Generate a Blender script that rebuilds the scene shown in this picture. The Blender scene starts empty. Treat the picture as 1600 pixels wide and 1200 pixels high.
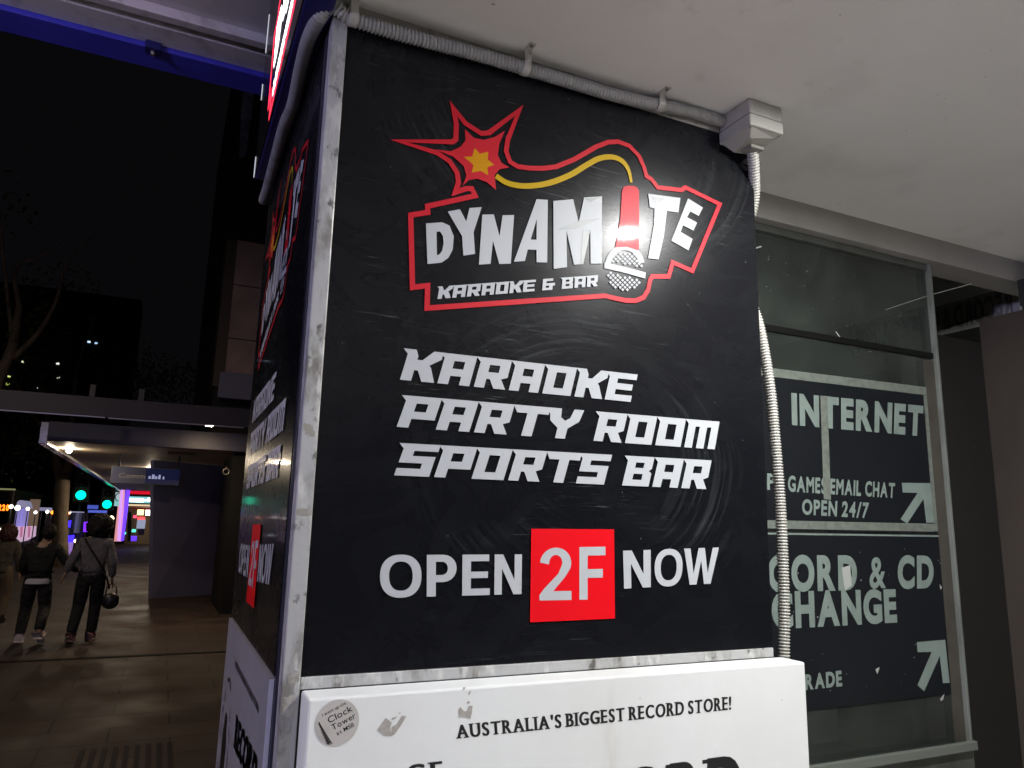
import bpy, bmesh, math, random
from mathutils import Vector, Matrix
from mathutils.geometry import tessellate_polygon
random.seed(7)
S = bpy.context.scene
COL = S.collection
PI = math.pi

# ------------------------------------------------------------------ camera
FPX = 1153.912
YAW, PITCH, ROLL = math.radians(24.80825), math.radians(10.77177), math.radians(1.32981)
CAMP = Vector((-0.23872, -1.53733, 1.75))
FW = Vector((math.sin(YAW)*math.cos(PITCH), math.cos(YAW)*math.cos(PITCH), math.sin(PITCH)))
_r0 = Vector((math.cos(YAW), -math.sin(YAW), 0)); _u0 = _r0.cross(FW)
RT = _r0*math.cos(ROLL) + _u0*math.sin(ROLL)
UP = -_r0*math.sin(ROLL) + _u0*math.cos(ROLL)
cd = bpy.data.cameras.new('camera'); cam = bpy.data.objects.new('camera', cd); COL.objects.link(cam)
cd.sensor_width = 36.0; cd.lens = FPX/1600*36.0; cd.clip_start = 0.05; cd.clip_end = 600
m3 = Matrix((RT, UP, -FW)).transposed()
cam.matrix_world = Matrix.Translation(CAMP) @ m3.to_4x4()
S.camera = cam

# ------------------------------------------------------------------ world and exposure (night: an almost black city sky)
w = bpy.data.worlds.new('World'); S.world = w; w.use_nodes = True
bg = w.node_tree.nodes['Background']; bg.inputs[0].default_value = (0.62, 0.60, 0.72, 1); bg.inputs[1].default_value = 0.0015
S.view_settings.view_transform = 'Standard'; S.view_settings.look = 'None'
S.view_settings.exposure = 1.4; S.view_settings.gamma = 1
S.cycles.use_denoising = True
S.cycles.max_bounces = 6; S.cycles.diffuse_bounces = 4; S.cycles.glossy_bounces = 3; S.cycles.transparent_max_bounces = 12
S.cycles.sample_clamp_indirect = 6
PORCH_LAMP = 720.0       # emission of the porch downlight's diffuser
STREET_FILL = 140.0
POST_FILL = 72.0
SOFFIT_LAMP = 210.0

# ------------------------------------------------------------------ a photo pixel's place on a real plane (used to take measurements)
def hit(px, py, ax, v):
    d = (px-800)*RT + (600-py)*UP + FPX*FW
    return CAMP + d*((v-CAMP[ax])/d[ax])

# ------------------------------------------------------------------ materials
MATS = {}
def mat(name, col, rough=.5, metal=0., spec=.5, emit=0., ecol=None, mix=None, bump=None, coat=0., coat_rough=.1, rvar=None, tcoord='Object'):
    """mix = list of (scale, detail, colour, lo, hi, stretch) laid over the base colour by noise."""
    if name in MATS: return MATS[name]
    m = bpy.data.materials.new(name); m.use_nodes = True; MATS[name] = m
    nt = m.node_tree; n = nt.nodes; l = nt.links; b = n['Principled BSDF']
    b.inputs['Roughness'].default_value = rough; b.inputs['Metallic'].default_value = metal
    b.inputs['Specular IOR Level'].default_value = spec
    b.inputs['Coat Weight'].default_value = coat; b.inputs['Coat Roughness'].default_value = coat_rough
    b.inputs['Base Color'].default_value = (*col, 1)
    if emit:
        b.inputs['Emission Color'].default_value = (*(ecol or col), 1); b.inputs['Emission Strength'].default_value = emit
    tc = n.new('ShaderNodeTexCoord')
    def noise(scale, detail, stretch):
        mp = n.new('ShaderNodeMapping'); mp.inputs['Scale'].default_value = stretch
        mp.inputs['Location'].default_value = (random.random()*20, random.random()*20, random.random()*20)
        l.new(tc.outputs[tcoord], mp.inputs[0])
        t = n.new('ShaderNodeTexNoise'); t.inputs['Scale'].default_value = scale; t.inputs['Detail'].default_value = detail
        t.inputs['Roughness'].default_value = .6
        l.new(mp.outputs[0], t.inputs[0]); return t
    src = None
    for (scale, detail, c2, lo, hi, st) in (mix or []):
        t = noise(scale, detail, st)
        mr = n.new('ShaderNodeMapRange'); mr.inputs[1].default_value = lo; mr.inputs[2].default_value = hi
        l.new(t.outputs[0], mr.inputs[0])
        mx = n.new('ShaderNodeMix'); mx.data_type = 'RGBA'
        if src is None: mx.inputs[6].default_value = (*col, 1)
        else: l.new(src, mx.inputs[6])
        mx.inputs[7].default_value = (*c2, 1); l.new(mr.outputs[0], mx.inputs[0]); src = mx.outputs[2]
    if src is not None: l.new(src, b.inputs['Base Color'])
    if rvar:
        t = noise(rvar[0], 6, rvar[3]); mr = n.new('ShaderNodeMapRange')
        mr.inputs[1].default_value = .3; mr.inputs[2].default_value = .7; mr.inputs[3].default_value = rvar[1]; mr.inputs[4].default_value = rvar[2]
        l.new(t.outputs[0], mr.inputs[0]); l.new(mr.outputs[0], b.inputs['Roughness'])
    if bump:
        t = noise(bump[0], 5, (1, 1, 1)); bp = n.new('ShaderNodeBump'); bp.inputs['Strength'].default_value = bump[1]; bp.inputs['Distance'].default_value = bump[2]
        l.new(t.outputs[0], bp.inputs['Height']); l.new(bp.outputs[0], b.inputs['Normal'])
    return m

ONE = (1, 1, 1)
def glow(name, col, s): return mat(name, tuple(min(.8, c)*.4 for c in col), .5, emit=s if s > 10 else s*.6, ecol=col)

def sign_black(name):
    """black gloss vinyl, fine scratches, wiped swirls and dust specks"""
    m = mat(name, (.008, .008, .010), .2, spec=.5); nt = m.node_tree; n = nt.nodes; l = nt.links; b = n['Principled BSDF']
    tc = n.new('ShaderNodeTexCoord')
    def mapped(rot, sc, loc=(0, 0, 0)):
        mp = n.new('ShaderNodeMapping'); mp.inputs['Rotation'].default_value = rot; mp.inputs['Scale'].default_value = sc; mp.inputs['Location'].default_value = loc
        l.new(tc.outputs['Object'], mp.inputs[0]); return mp.outputs[0]
    def noise(v, s, d=3, dist=0.):
        t = n.new('ShaderNodeTexNoise'); t.inputs['Scale'].default_value = s; t.inputs['Detail'].default_value = d; t.inputs['Distortion'].default_value = dist
        l.new(v, t.inputs[0]); return t.outputs[0]
    def ramp(v, lo, hi, a=0., c=1.):
        r = n.new('ShaderNodeMapRange'); r.inputs[1].default_value = lo; r.inputs[2].default_value = hi; r.inputs[3].default_value = a; r.inputs[4].default_value = c
        l.new(v, r.inputs[0]); return r.outputs[0]
    def mul(a, c):
        x = n.new('ShaderNodeMath'); x.operation = 'MULTIPLY'; l.new(a, x.inputs[0])
        if isinstance(c, float): x.inputs[1].default_value = c
        else: l.new(c, x.inputs[1])
        return x.outputs[0]
    def add(a, c):
        x = n.new('ShaderNodeMath'); x.operation = 'ADD'; x.use_clamp = True; l.new(a, x.inputs[0]); l.new(c, x.inputs[1]); return x.outputs[0]
    def streak(rot, sc, loc, dist, lo, hi): return ramp(noise(mapped((0, rot, 0), sc, loc), 1.3, 2, dist), lo, hi)
    s1 = streak(.55, (5, 1, 150), (0, 0, 0), 1.6, .66, .74)
    s2 = streak(-.4, (4, 1, 190), (3, 1, 8), 2.2, .67, .75)
    s3 = streak(1.9, (6, 1, 170), (9, 1, 2), 1.2, .69, .76)
    area = ramp(noise(mapped((0, 0, 0), ONE, (5, 2, 1)), 3.1, 4, .6), .50, .70)
    scr = mul(add(add(s1, s2), s3), area)
    vo = n.new('ShaderNodeTexVoronoi'); vo.inputs['Scale'].default_value = 24; vo.inputs['Randomness'].default_value = 1
    l.new(mapped((0, 0, 0), (1, .01, 1)), vo.inputs[0])
    dot = ramp(vo.outputs['Distance'], .05, .03)
    gate = n.new('ShaderNodeSeparateColor'); l.new(vo.outputs['Color'], gate.inputs[0])
    dots = mul(dot, ramp(gate.outputs[0], .66, .7))
    haze = ramp(noise(mapped((0, .3, 0), (1.3, 1, 2.0)), 3.4, 7, 2.4), .45, .85)
    # the arcs of a cleaning cloth, right of the middle of the board
    def add2(a, c):
        x = n.new('ShaderNodeMath'); x.operation = 'ADD'; l.new(a, x.inputs[0]); l.new(c, x.inputs[1]); return x.outputs[0]
    def wipe(cx, cz, r0, r1, sc, dist):
        v = mapped((0, 0, 0), (1, .001, 1.25), (-cx, 0, -cz*1.25))
        ln = n.new('ShaderNodeVectorMath'); ln.operation = 'LENGTH'; l.new(v, ln.inputs[0])
        gt = mul(ramp(ln.outputs['Value'], r0, r0+.09), ramp(ln.outputs['Value'], r1, r1-.12))
        patch = ramp(noise(mapped((0, 0, 0), (1, 1, 1.4), (cx, 3, cz)), 2.6, 4, .8), .40, .68)
        sp = n.new('ShaderNodeSeparateXYZ'); l.new(v, sp.inputs[0])
        at2 = n.new('ShaderNodeMath'); at2.operation = 'ARCTAN2'; l.new(sp.outputs['Z'], at2.inputs[0]); l.new(sp.outputs['X'], at2.inputs[1])
        wob = ramp(noise(mapped((0, 0, 0), ONE, (cz, 1, cx)), 4, 3), 0, 1, 0, dist)
        cb = n.new('ShaderNodeCombineXYZ'); l.new(add2(mul(ln.outputs['Value'], sc), wob), cb.inputs['X']); l.new(mul(at2.outputs[0], 1.1), cb.inputs['Y'])
        st1 = noise(cb.outputs[0], 1.0, 5, .3)
        return mul(mul(ramp(st1, .47, .74), gt), patch)
    wp = add(wipe(.66, .46, .16, .52, 80., 2.5), wipe(.62, 1.36, .34, .62, 95., 3.5))
    tot = add(mul(scr, .30), add(mul(dots, .45), add(mul(haze, .012), mul(wp, .125))))
    mx = n.new('ShaderNodeMix'); mx.data_type = 'RGBA'; mx.inputs[6].default_value = (.0062, .0066, .0085, 1); mx.inputs[7].default_value = (.24, .26, .26, 1)
    l.new(tot, mx.inputs[0]); l.new(mx.outputs[2], b.inputs['Base Color'])
    l.new(add(ramp(haze, 0, 1, .27, .30), mul(scr, .2)), b.inputs['Roughness'])
    b.inputs['Specular IOR Level'].default_value = .15
    b.inputs['Coat Weight'].default_value = .22; b.inputs['Coat Roughness'].default_value = .05
    return m

def glass_mat(name, tint):
    m = bpy.data.materials.new(name); m.use_nodes = True; MATS[name] = m; nt = m.node_tree; n = nt.nodes; l = nt.links; n.clear()
    out = n.new('ShaderNodeOutputMaterial'); mx = n.new('ShaderNodeMixShader'); tr = n.new('ShaderNodeBsdfTransparent'); g = n.new('ShaderNodeBsdfGlossy'); fr = n.new('ShaderNodeFresnel')
    df = n.new('ShaderNodeBsdfDiffuse'); df.inputs[0].default_value = (.30, .35, .31, 1); m2 = n.new('ShaderNodeMixShader')
    tc = n.new('ShaderNodeTexCoord'); t = n.new('ShaderNodeTexNoise'); t.inputs['Scale'].default_value = 5; t.inputs['Detail'].default_value = 8
    r = n.new('ShaderNodeMapRange'); r.inputs[1].default_value = .3; r.inputs[2].default_value = .8; r.inputs[3].default_value = .07; r.inputs[4].default_value = .15
    l.new(tc.outputs['Object'], t.inputs[0]); l.new(t.outputs[0], r.inputs[0]); l.new(r.outputs[0], m2.inputs[0])
    tr.inputs[0].default_value = (*tint, 1); g.inputs['Roughness'].default_value = .03; fr.inputs[0].default_value = 1.5
    l.new(fr.outputs[0], mx.inputs[0]); l.new(tr.outputs[0], mx.inputs[1]); l.new(g.outputs[0], mx.inputs[2])
    l.new(mx.outputs[0], m2.inputs[1]); l.new(df.outputs[0], m2.inputs[2]); l.new(m2.outputs[0], out.inputs[0]); return m

# ------------------------------------------------------------------ mesh helpers
class MB:
    def __init__(s): s.v = []; s.f = []; s.sm = []
    def add(s, vs, fs, smooth=False):
        o = len(s.v); s.v += [tuple(p) for p in vs]; s.f += [tuple(o+i for i in f) for f in fs]; s.sm += [smooth]*len(fs); return s
    def box(s, x0, x1, y0, y1, z0, z1, rot=None):
        vs = [Vector((x, y, z)) for z in (z0, z1) for y in (y0, y1) for x in (x0, x1)]
        if rot is not None:
            c = Vector(((x0+x1)/2, (y0+y1)/2, (z0+z1)/2)); vs = [rot @ (p-c)+c for p in vs]
        return s.add(vs, [(0, 2, 3, 1), (4, 5, 7, 6), (0, 1, 5, 4), (2, 6, 7, 3), (0, 4, 6, 2), (1, 3, 7, 5)])
    def tube(s, pts, rad, n=10, caps=True):
        pts = [Vector(p) for p in pts]; k = len(pts)
        if not isinstance(rad, (list, tuple)): rad = [rad]*k
        vs = []; ref = None
        for i, p in enumerate(pts):
            t = (pts[min(i+1, k-1)]-pts[max(i-1, 0)]).normalized()
            if ref is None: ref = t.orthogonal().normalized()
            ref = (ref - t*ref.dot(t)).normalized(); b = t.cross(ref)
            vs += [p + (ref*math.cos(2*PI*j/n)+b*math.sin(2*PI*j/n))*rad[i] for j in range(n)]
        fs = [(i*n+j, i*n+(j+1) % n, (i+1)*n+(j+1) % n, (i+1)*n+j) for i in range(k-1) for j in range(n)]
        if caps: fs += [tuple(range(n-1, -1, -1)), tuple((k-1)*n+j for j in range(n))]
        return s.add(vs, fs, True)
    def poly(s, outer, holes=(), y=0., th=0.):
        """flat polygon in local (x, z) at depth y, facing -y; th > 0 gives it thickness"""
        loops = [[Vector((p[0], p[1], 0)) for p in lp] for lp in [outer, *holes]]
        flat = [p for lp in loops for p in lp]; tris = tessellate_polygon(loops)
        fs = []
        for t in tris:
            a, b, c = (flat[i] for i in t)
            ar = (b-a).cross(c-a).z
            if abs(ar) < 1e-12: continue
            fs.append(tuple(t) if ar > 0 else tuple(reversed(t)))
        s.add([(p.x, y, p.y) for p in flat], fs)
        if th > 0:
            o = 0
            for lp in loops:
                k = len(lp); vs = [(p.x, y, p.y) for p in lp]+[(p.x, y+th, p.y) for p in lp]
                s.add(vs, [(i, (i+1) % k, k+(i+1) % k, k+i) for i in range(k)])
        return s
    def band(s, pts, wd, y, closed=True, z_off=0.):
        """stroke of width wd along a polyline, mitred"""
        P = [Vector((p[0], p[1])) for p in pts]; k = len(P)
        if not isinstance(wd, (list, tuple)): wd = [wd]*k
        L = []; Rr = []
        for i in range(k):
            a = P[i-1] if (closed or i > 0) else P[i]; b = P[(i+1) % k] if (closed or i < k-1) else P[i]
            d1 = (P[i]-a); d2 = (b-P[i])
            d1 = d1.normalized() if d1.length > 1e-9 else d2.normalized(); d2 = d2.normalized() if d2.length > 1e-9 else d1
            n1 = Vector((-d1.y, d1.x)); n2 = Vector((-d2.y, d2.x)); nn = n1+n2
            if nn.length < 1e-6: nn = n1
            nn.normalize(); q = max(.30, nn.dot(n1)); h = wd[i]/2/q
            L.append(P[i]+nn*h); Rr.append(P[i]-nn*h)
        vs = [(p.x, y, p.y) for p in L]+[(p.x, y, p.y) for p in Rr]; fs = []
        for i in range(k if closed else k-1):
            j = (i+1) % k; fs.append((i, k+i, k+j, j))
        return s.add(vs, fs)
    def build(s, name, material, parent=None, bevel=0., weld=False, loc=None):
        me = bpy.data.meshes.new(name); me.from_pydata(s.v, [], s.f); me.update()
        for p, q in zip(me.polygons, s.sm): p.use_smooth = q
        o = bpy.data.objects.new(name, me); COL.objects.link(o)
        if material: me.materials.append(material)
        if parent: o.parent = parent
        if loc: o.location = loc
        if bevel:
            b = o.modifiers.new('bevel', 'BEVEL'); b.width = bevel; b.segments = 2; b.limit_method = 'ANGLE'
        return o

def tag(o, label, cat, group=None, kind=None):
    if label: o['label'] = label
    if cat: o['category'] = cat
    if group: o['group'] = group
    if kind: o['kind'] = kind
    return o
def thing(name, label, cat, loc=(0, 0, 0), rotz=0., group=None):
    o = bpy.data.objects.new(name, None); COL.objects.link(o); o.location = loc; o.rotation_euler = (0, 0, rotz); o.empty_display_size = .1
    return tag(o, label, cat, group)
def kids(o): return [c for c in bpy.data.objects if c.parent == o]
def copy_tree(o, parent=None):
    c = o.copy(); COL.objects.link(c); c.parent = parent
    for ch in kids(o): copy_tree(ch, c)
    return c
def smooth_path(pts, per=8, closed=False):
    P = [Vector(p) for p in pts]; out = []; k = len(P)
    for i in range(k if closed else k-1):
        a, b, c, d = (P[(i-1) % k], P[i], P[(i+1) % k], P[(i+2) % k]) if closed else (P[max(i-1, 0)], P[i], P[i+1], P[min(i+2, k-1)])
        for j in range(per):
            t = j/per; out.append(.5*((2*b)+(c-a)*t+(2*a-5*b+4*c-d)*t*t+(3*b-a-3*c+d)*t**3))
    if not closed: out.append(P[-1])
    return out

# ------------------------------------------------------------------ lettering
_glyphs = {}
def glyph(ch, off):
    """(verts, faces, width) of one letter of the built-in sans, cap height 1, left edge at 0"""
    key = (ch, off)
    if key in _glyphs: return _glyphs[key]
    c = bpy.data.curves.new('letters', 'FONT'); c.body = ch; c.size = 1; c.offset = off; c.resolution_u = 5
    o = bpy.data.objects.new('letters', c); COL.objects.link(o)
    dg = bpy.context.evaluated_depsgraph_get(); ev = o.evaluated_get(dg); me = ev.to_mesh()
    vs = [(v.co.x, v.co.y) for v in me.vertices]; fs = [tuple(p.vertices) for p in me.polygons]
    ev.to_mesh_clear(); bpy.data.objects.remove(o); bpy.data.curves.remove(c)
    cap = .70
    x0 = min(v[0] for v in vs); x1 = max(v[0] for v in vs)
    r = ([((x-x0)/cap, y/cap) for x, y in vs], fs, (x1-x0)/cap); _glyphs[key] = r; return r
def q4(quad):
    tl, tr, br, bl = [Vector(p) for p in quad]
    return lambda x, y: (bl*(1-x)+br*x)*(1-y)+(tl*(1-x)+tr*x)*y
SERIF = {'A': [(0, 0, .3), (.7, 0, .3)], 'U': [(0, .93, .3), (.72, .93, .28)], 'T': [(.32, 0, .36)], 'R': [(-.06, 0, .36), (-.06, .93, .3), (.76, 0, .3)], 'L': [(-.06, 0, .36), (-.06, .93, .42)],
         'I': [(-.8, 0, 2.6), (-.8, .93, 2.6)], 'B': [(-.08, 0, .3), (-.08, .93, .3)], 'E': [(-.08, 0, .4), (-.08, .93, .4)], 'D': [(-.08, 0, .3), (-.08, .93, .3)], 'S': [], 'G': [(.66, .36, .4)], 'C': [], 'O': [], 'N': [(-.08, 0, .3), (-.08, .93, .3), (.72, .93, .3)], 'H': [(-.08, 0, .3), (-.08, .93, .3), (.72, 0, .3), (.72, .93, .3)]}
def text(mb, s, quad, y, off=.03, gap=.13, space=.36, serif=False, step=2e-5):
    """letters of s spread over the quad (tl, tr, br, bl in local x, z)"""
    g = []; x = 0.
    for ch in s:
        if ch == ' ': x += space; continue
        vs, fs, wd = glyph(ch, min(off, .022) if ch == '&' else off); g.append((ch, vs, fs, wd, x)); x += wd+gap
    tot = x-gap; f = q4(quad); i = 0
    for ch, vs, fs, wd, x0 in g:
        P = [f((x0+a)/tot, b) for a, b in vs]
        mb.add([(p.x, y-(i % 2)*step, p.y) for p in P], fs); i += 1
        if serif:
            for q_ in (1, 2):
                P = [f((x0+a+q_*.055)/tot, b) for a, b in vs]; mb.add([(p.x, y-(4+q_*2+i % 2)*step, p.y) for p in P], fs)
        if serif:
            for (a, b, ww) in SERIF.get(ch, []):
                xa = x0+a*wd; xb = x0+(a+ww)*wd
                xa -= .07; xb += .14; P = [f(xa/tot, b-.005), f(xb/tot, b-.005), f(xb/tot, b+.07), f(xa/tot, b+.07)]
                mb.add([(p.x, y-3*step, p.y) for p in P], [(0, 1, 2, 3)])
def _oval(cx, cy, a, b, n=36, p=2.3):
    return [(cx+a*math.copysign(abs(math.cos(2*PI*i/n))**(2/p), math.cos(2*PI*i/n)), cy+b*math.copysign(abs(math.sin(2*PI*i/n))**(2/p), math.sin(2*PI*i/n))) for i in range(n)]
def _arc(cx, cy, a, b, t0, t1, n=10): return [(cx+a*math.cos(t0+(t1-t0)*i/n), cy+b*math.sin(t0+(t1-t0)*i/n)) for i in range(n+1)]
BOLD = {  # heavy grotesque capitals in a unit box: outer loop, holes
 'O': (_oval(.5, .5, .5, .51), [_oval(.5, .5, .285, .345)]),
 'P': ([(0, 0), (.30, 0), (.30, .34)]+_arc(.56, .67, .44, .33, -PI/2, PI/2)+[(0, 1)], [[(.30, .51)]+_arc(.52, .67, .18, .16, -PI/2, PI/2)+[(.30, .83)]]),
 'E': ([(0, 0), (1, 0), (1, .165), (.31, .165), (.31, .42), (.93, .42), (.93, .58), (.31, .58), (.31, .835), (.97, .835), (.97, 1), (0, 1)], []),
 'N': ([(0, 0), (.27, 0), (.27, .65), (.70, 0), (1, 0), (1, 1), (.73, 1), (.73, .36), (.31, 1), (0, 1)], []),
 'W': ([(.19, 0), (.39, 0), (.5, .66), (.61, 0), (.81, 0), (1, 1), (.82, 1), (.705, .30), (.59, 1), (.41, 1), (.295, .30), (.18, 1), (0, 1)], []),
 'F': ([(0, 0), (.31, 0), (.31, .41), (.90, .41), (.90, .575), (.31, .575), (.31, .835), (1, .835), (1, 1), (0, 1)], []),
 '2': ([(0, 0), (1, 0), (1, .17), (.42, .17), (.80, .44)]+_arc(.5, .70, .49, .30, -.35, PI*.98, 14)+[(.28, .68)]+_arc(.5, .71, .205, .15, PI, -.25, 10)+[(.58, .50), (.14, .22), (0, .10)], [])}
def bold(mb, letters, quad, y):
    """letters = [(char, x0, x1)] as shares of the quad's width"""
    f = q4(quad)
    for ch, xa, xb in letters:
        o, h = BOLD[ch]; mp = lambda lp: [tuple(f(xa+(xb-xa)*a, b)) for a, b in lp]
        mb.poly(mp(o), [mp(q) for q in h], y)
SHARP = {  # angular notched display face: outer loop, holes, advance
 'K': ([(0, 0), (.27, 0), (.27, .34), (.36, .34), (.52, 0), (.84, 0), (.66, .46), (.60, .53), (.86, .76), (.86, 1), (.62, 1), (.40, .68), (.27, .68), (.27, .80), (.18, 1), (-.14, 1), (0, .84)], [], .92),
 'A': ([(0, 0), (.27, 0), (.27, .28), (.55, .28), (.55, 0), (.82, 0), (.82, 1), (-.14, 1), (0, .84)], [[(.27, .52), (.55, .52), (.55, .77), (.27, .77)]], .94),
 'R': ([(0, 0), (.27, 0), (.27, .30), (.36, .30), (.52, 0), (.84, 0), (.66, .33), (.82, .40), (.82, 1), (-.14, 1), (0, .84)], [[(.27, .53), (.55, .53), (.55, .77), (.27, .77)]], .94),
 'O': ([(0, 0), (.82, 0), (.82, 1), (-.14, 1), (0, .84)], [[(.27, .23), (.55, .23), (.55, .77), (.27, .77)]], .94),
 'E': ([(0, 0), (.82, 0), (.82, .22), (.27, .22), (.27, .40), (.78, .40), (.78, .62), (.27, .62), (.27, .79), (.86, .79), (.86, 1), (-.14, 1), (0, .84)], [], .94),
 'P': ([(0, 0), (.27, 0), (.27, .28), (.82, .28), (.82, 1), (-.14, 1), (0, .84)], [[(.27, .51), (.55, .51), (.55, .77), (.27, .77)]], .92),
 'T': ([(.28, 0), (.56, 0), (.56, .75), (.86, .75), (.86, 1), (-.14, 1), (0, .75), (.28, .75)], [], .92),
 'Y': ([(.28, 0), (.56, 0), (.56, .34), (.84, .60), (.90, 1), (.62, 1), (.56, .70), (.44, .60), (.30, .70), (.26, 1), (-.14, 1), (-.02, .78), (.02, .58), (.28, .34)], [], .96),
 'M': ([(0, 0), (.25, 0), (.25, .76), (.39, .76), (.39, 0), (.64, 0), (.64, .76), (.78, .76), (.78, 0), (1.03, 0), (1.03, 1), (-.14, 1), (0, .84)], [], 1.14),
 'S': ([(0, 0), (.82, 0), (.82, .62), (.27, .62), (.27, .78), (.84, .78), (.84, 1), (-.14, 1), (0, .84), (0, .40), (.55, .40), (.55, .23), (0, .23)], [], .94),
 'B': ([(0, 0), (.82, 0), (.82, .44), (.72, .52), (.80, .60), (.80, 1), (-.14, 1), (0, .84)], [[(.27, .21), (.55, .21), (.55, .41), (.27, .41)], [(.27, .61), (.53, .61), (.53, .79), (.27, .79)]], .94),
 '&': ([(0, 0), (.74, 0), (.74, .36), (.90, .36), (.90, .60), (.27, .60), (.27, .78), (.74, .78), (.74, 1), (0, 1)], [[(.25, .21), (.48, .21), (.48, .39), (.25, .39)]], 1.0)}
def sharp(mb, s, quad, y):
    x = 0.; g = []
    for ch in s:
        if ch == ' ': x += .42; continue
        g.append((ch, x)); x += SHARP[ch][2]
    tot = x-.10; f = q4(quad)
    for ch, x0 in g:
        o, h, _ = SHARP[ch]; mp = lambda lp: [tuple(f((x0+a)/tot, b)) for a, b in lp]
        mb.poly(mp(o), [mp(q) for q in h], y)

# ================================================================== THE SETTING
def ground_mat():
    m = bpy.data.materials.new('stone_paving'); m.use_nodes = True; nt = m.node_tree; n = nt.nodes; l = nt.links; b = n['Principled BSDF']
    tc = n.new('ShaderNodeTexCoord'); br = n.new('ShaderNodeTexBrick')
    br.offset = .5; br.inputs['Scale'].default_value = 1.0; br.inputs['Mortar Size'].default_value = .007; br.inputs['Brick Width'].default_value = .9; br.inputs['Row Height'].default_value = .45
    br.inputs['Color1'].default_value = (.050, .032, .027, 1); br.inputs['Color2'].default_value = (.035, .023, .020, 1); br.inputs['Mortar'].default_value = (.009, .006, .005, 1); br.inputs['Bias'].default_value = -.2
    l.new(tc.outputs['Object'], br.inputs[0])
    t = n.new('ShaderNodeTexNoise'); t.inputs['Scale'].default_value = 1.3; t.inputs['Detail'].default_value = 9; l.new(tc.outputs['Object'], t.inputs[0])
    mr = n.new('ShaderNodeMapRange'); mr.inputs[1].default_value = .3; mr.inputs[2].default_value = .75; mr.inputs[3].default_value = .45; mr.inputs[4].default_value = 1.15; l.new(t.outputs[0], mr.inputs[0])
    mx = n.new('ShaderNodeMix'); mx.data_type = 'RGBA'; mx.blend_type = 'MULTIPLY'; mx.inputs[0].default_value = 1; l.new(br.outputs[0], mx.inputs[6]); l.new(mr.outputs[0], mx.inputs[7])
    l.new(mx.outputs[2], b.inputs['Base Color'])
    r2 = n.new('ShaderNodeMapRange'); r2.inputs[1].default_value = .3; r2.inputs[2].default_value = .7; r2.inputs[3].default_value = .58; r2.inputs[4].default_value = .85; b.inputs['Specular IOR Level'].default_value = .28; l.new(t.outputs[0], r2.inputs[0]); l.new(r2.outputs[0], b.inputs['Roughness'])
    bp = n.new('ShaderNodeBump'); bp.inputs['Strength'].default_value = .5; bp.inputs['Distance'].default_value = .01; l.new(br.outputs['Fac'], bp.inputs['Height']); bp.invert = True; l.new(bp.outputs[0], b.inputs['Normal'])
    return m
tag(MB().add([(-6.2, -12, 0), (60, -12, 0), (60, 140, 0), (-6.2, 140, 0)], [(0, 1, 2, 3)]).build('footpath', ground_mat()), None, None, kind='structure')
tag(MB().add([(-160, -60, -.14), (-6.2, -60, -.14), (-6.2, 300, -.14), (-160, 300, -.14)], [(0, 1, 2, 3)]).build('road', mat('asphalt', (.045, .045, .05), .55, mix=[(9, 8, (.03, .03, .033), .4, .7, ONE)])), None, None, kind='structure')
tag(MB().add([(.002, -6, .004), (8, -6, .004), (8, .30, .004), (.002, .30, .004)], [(0, 1, 2, 3)]).build('porch_floor', mat('bounce_white_floor', (.84, .82, .78), .5, mix=[(40, 4, (.78, .76, .72), .4, .6, ONE)])), None, None, kind='structure')  # unseen floor, made near-white to bounce lamp light onto the ceiling
tag(MB().box(-6.35, -6.2, -12, 140, -.14, .004).build('kerb', mat('kerb_stone', (.25, .24, .23), .7), bevel=.015), None, None, kind='structure')
# tactile strip set in the paving
g = MB()
for i in range(9): g.box(-.62+i*.075, -.585+i*.075, 4.55, 5.25, .0005, .006)
tag(g.build('paving_tactile_strip', mat('dark_stone', (.022, .019, .019), .8, spec=.15)), 'dark ribbed tactile strip set in the brown paving', 'tactile paving')
g = MB().box(-2.8, 1.6, 9.35, 9.46, .0005, .006)
tag(g.build('drain_channel', mat('dark_drain', (.006, .005, .005), .8, spec=.1)), 'dark straight drain slot crossing the brown paving', 'drain')

WHITEPAINT = mat('soffit_paint', (.87, .85, .81), .55, mix=[(1.6, 6, (.80, .78, .74), .35, .75, ONE), (46, 3, (.12, .11, .10), .735, .76, (1, 1, 1)), (9, 6, (.66, .63, .58), .66, .85, (1, 1, 1)), (2.2, 8, (.70, .675, .63), .55, .8, (1, 1, 1))], bump=(160, .02, .001))
g = MB().box(.002, 7, -6, .30, 2.92, 2.99)
tag(g.build('porch_ceiling', WHITEPAINT), None, None, kind='structure')

# ------------------------------------------------------------------ pillar with its metal trim
BLK = mat('black_board', (.012, .012, .014), .35)
TRIM = mat('grimy_aluminium', (.45, .45, .44), .42, metal=.1, mix=[(6, 8, (.22, .21, .185), .50, .60, (1.6, 1.6, .6)), (17, 7, (.60, .60, .57), .54, .62, (1.4, 1.4, .5)), (30, 6, (.12, .115, .10), .60, .68, (1.2, 1.2, .7))], rvar=(14, .28, .65, ONE), bump=(60, .25, .003))
pil = thing('corner_pillar', 'square shop corner pillar edged in grimy grey metal trim', 'pillar', (0, 0, 0))
MB().box(.012, 1.232, .012, 1.06, 0, 2.918).build('shaft', BLK, pil)
MB().box(0.0005, .0355, -.006, .034, 0.0, 2.90).build('corner_trim', TRIM, pil, bevel=.003)
MB().box(.0355, 1.236, -.004, .011, 1.428, 1.451).build('trim_rail', TRIM, pil, bevel=.0015)
MB().box(.0355, 1.24, -.001, .011, 2.877, 2.9195).build('head_rail', mat('head_rail_paint', (.36, .34, .30), .6, mix=[(30, 5, (.2, .18, .15), .55, .7, ONE)]), pil)
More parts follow.
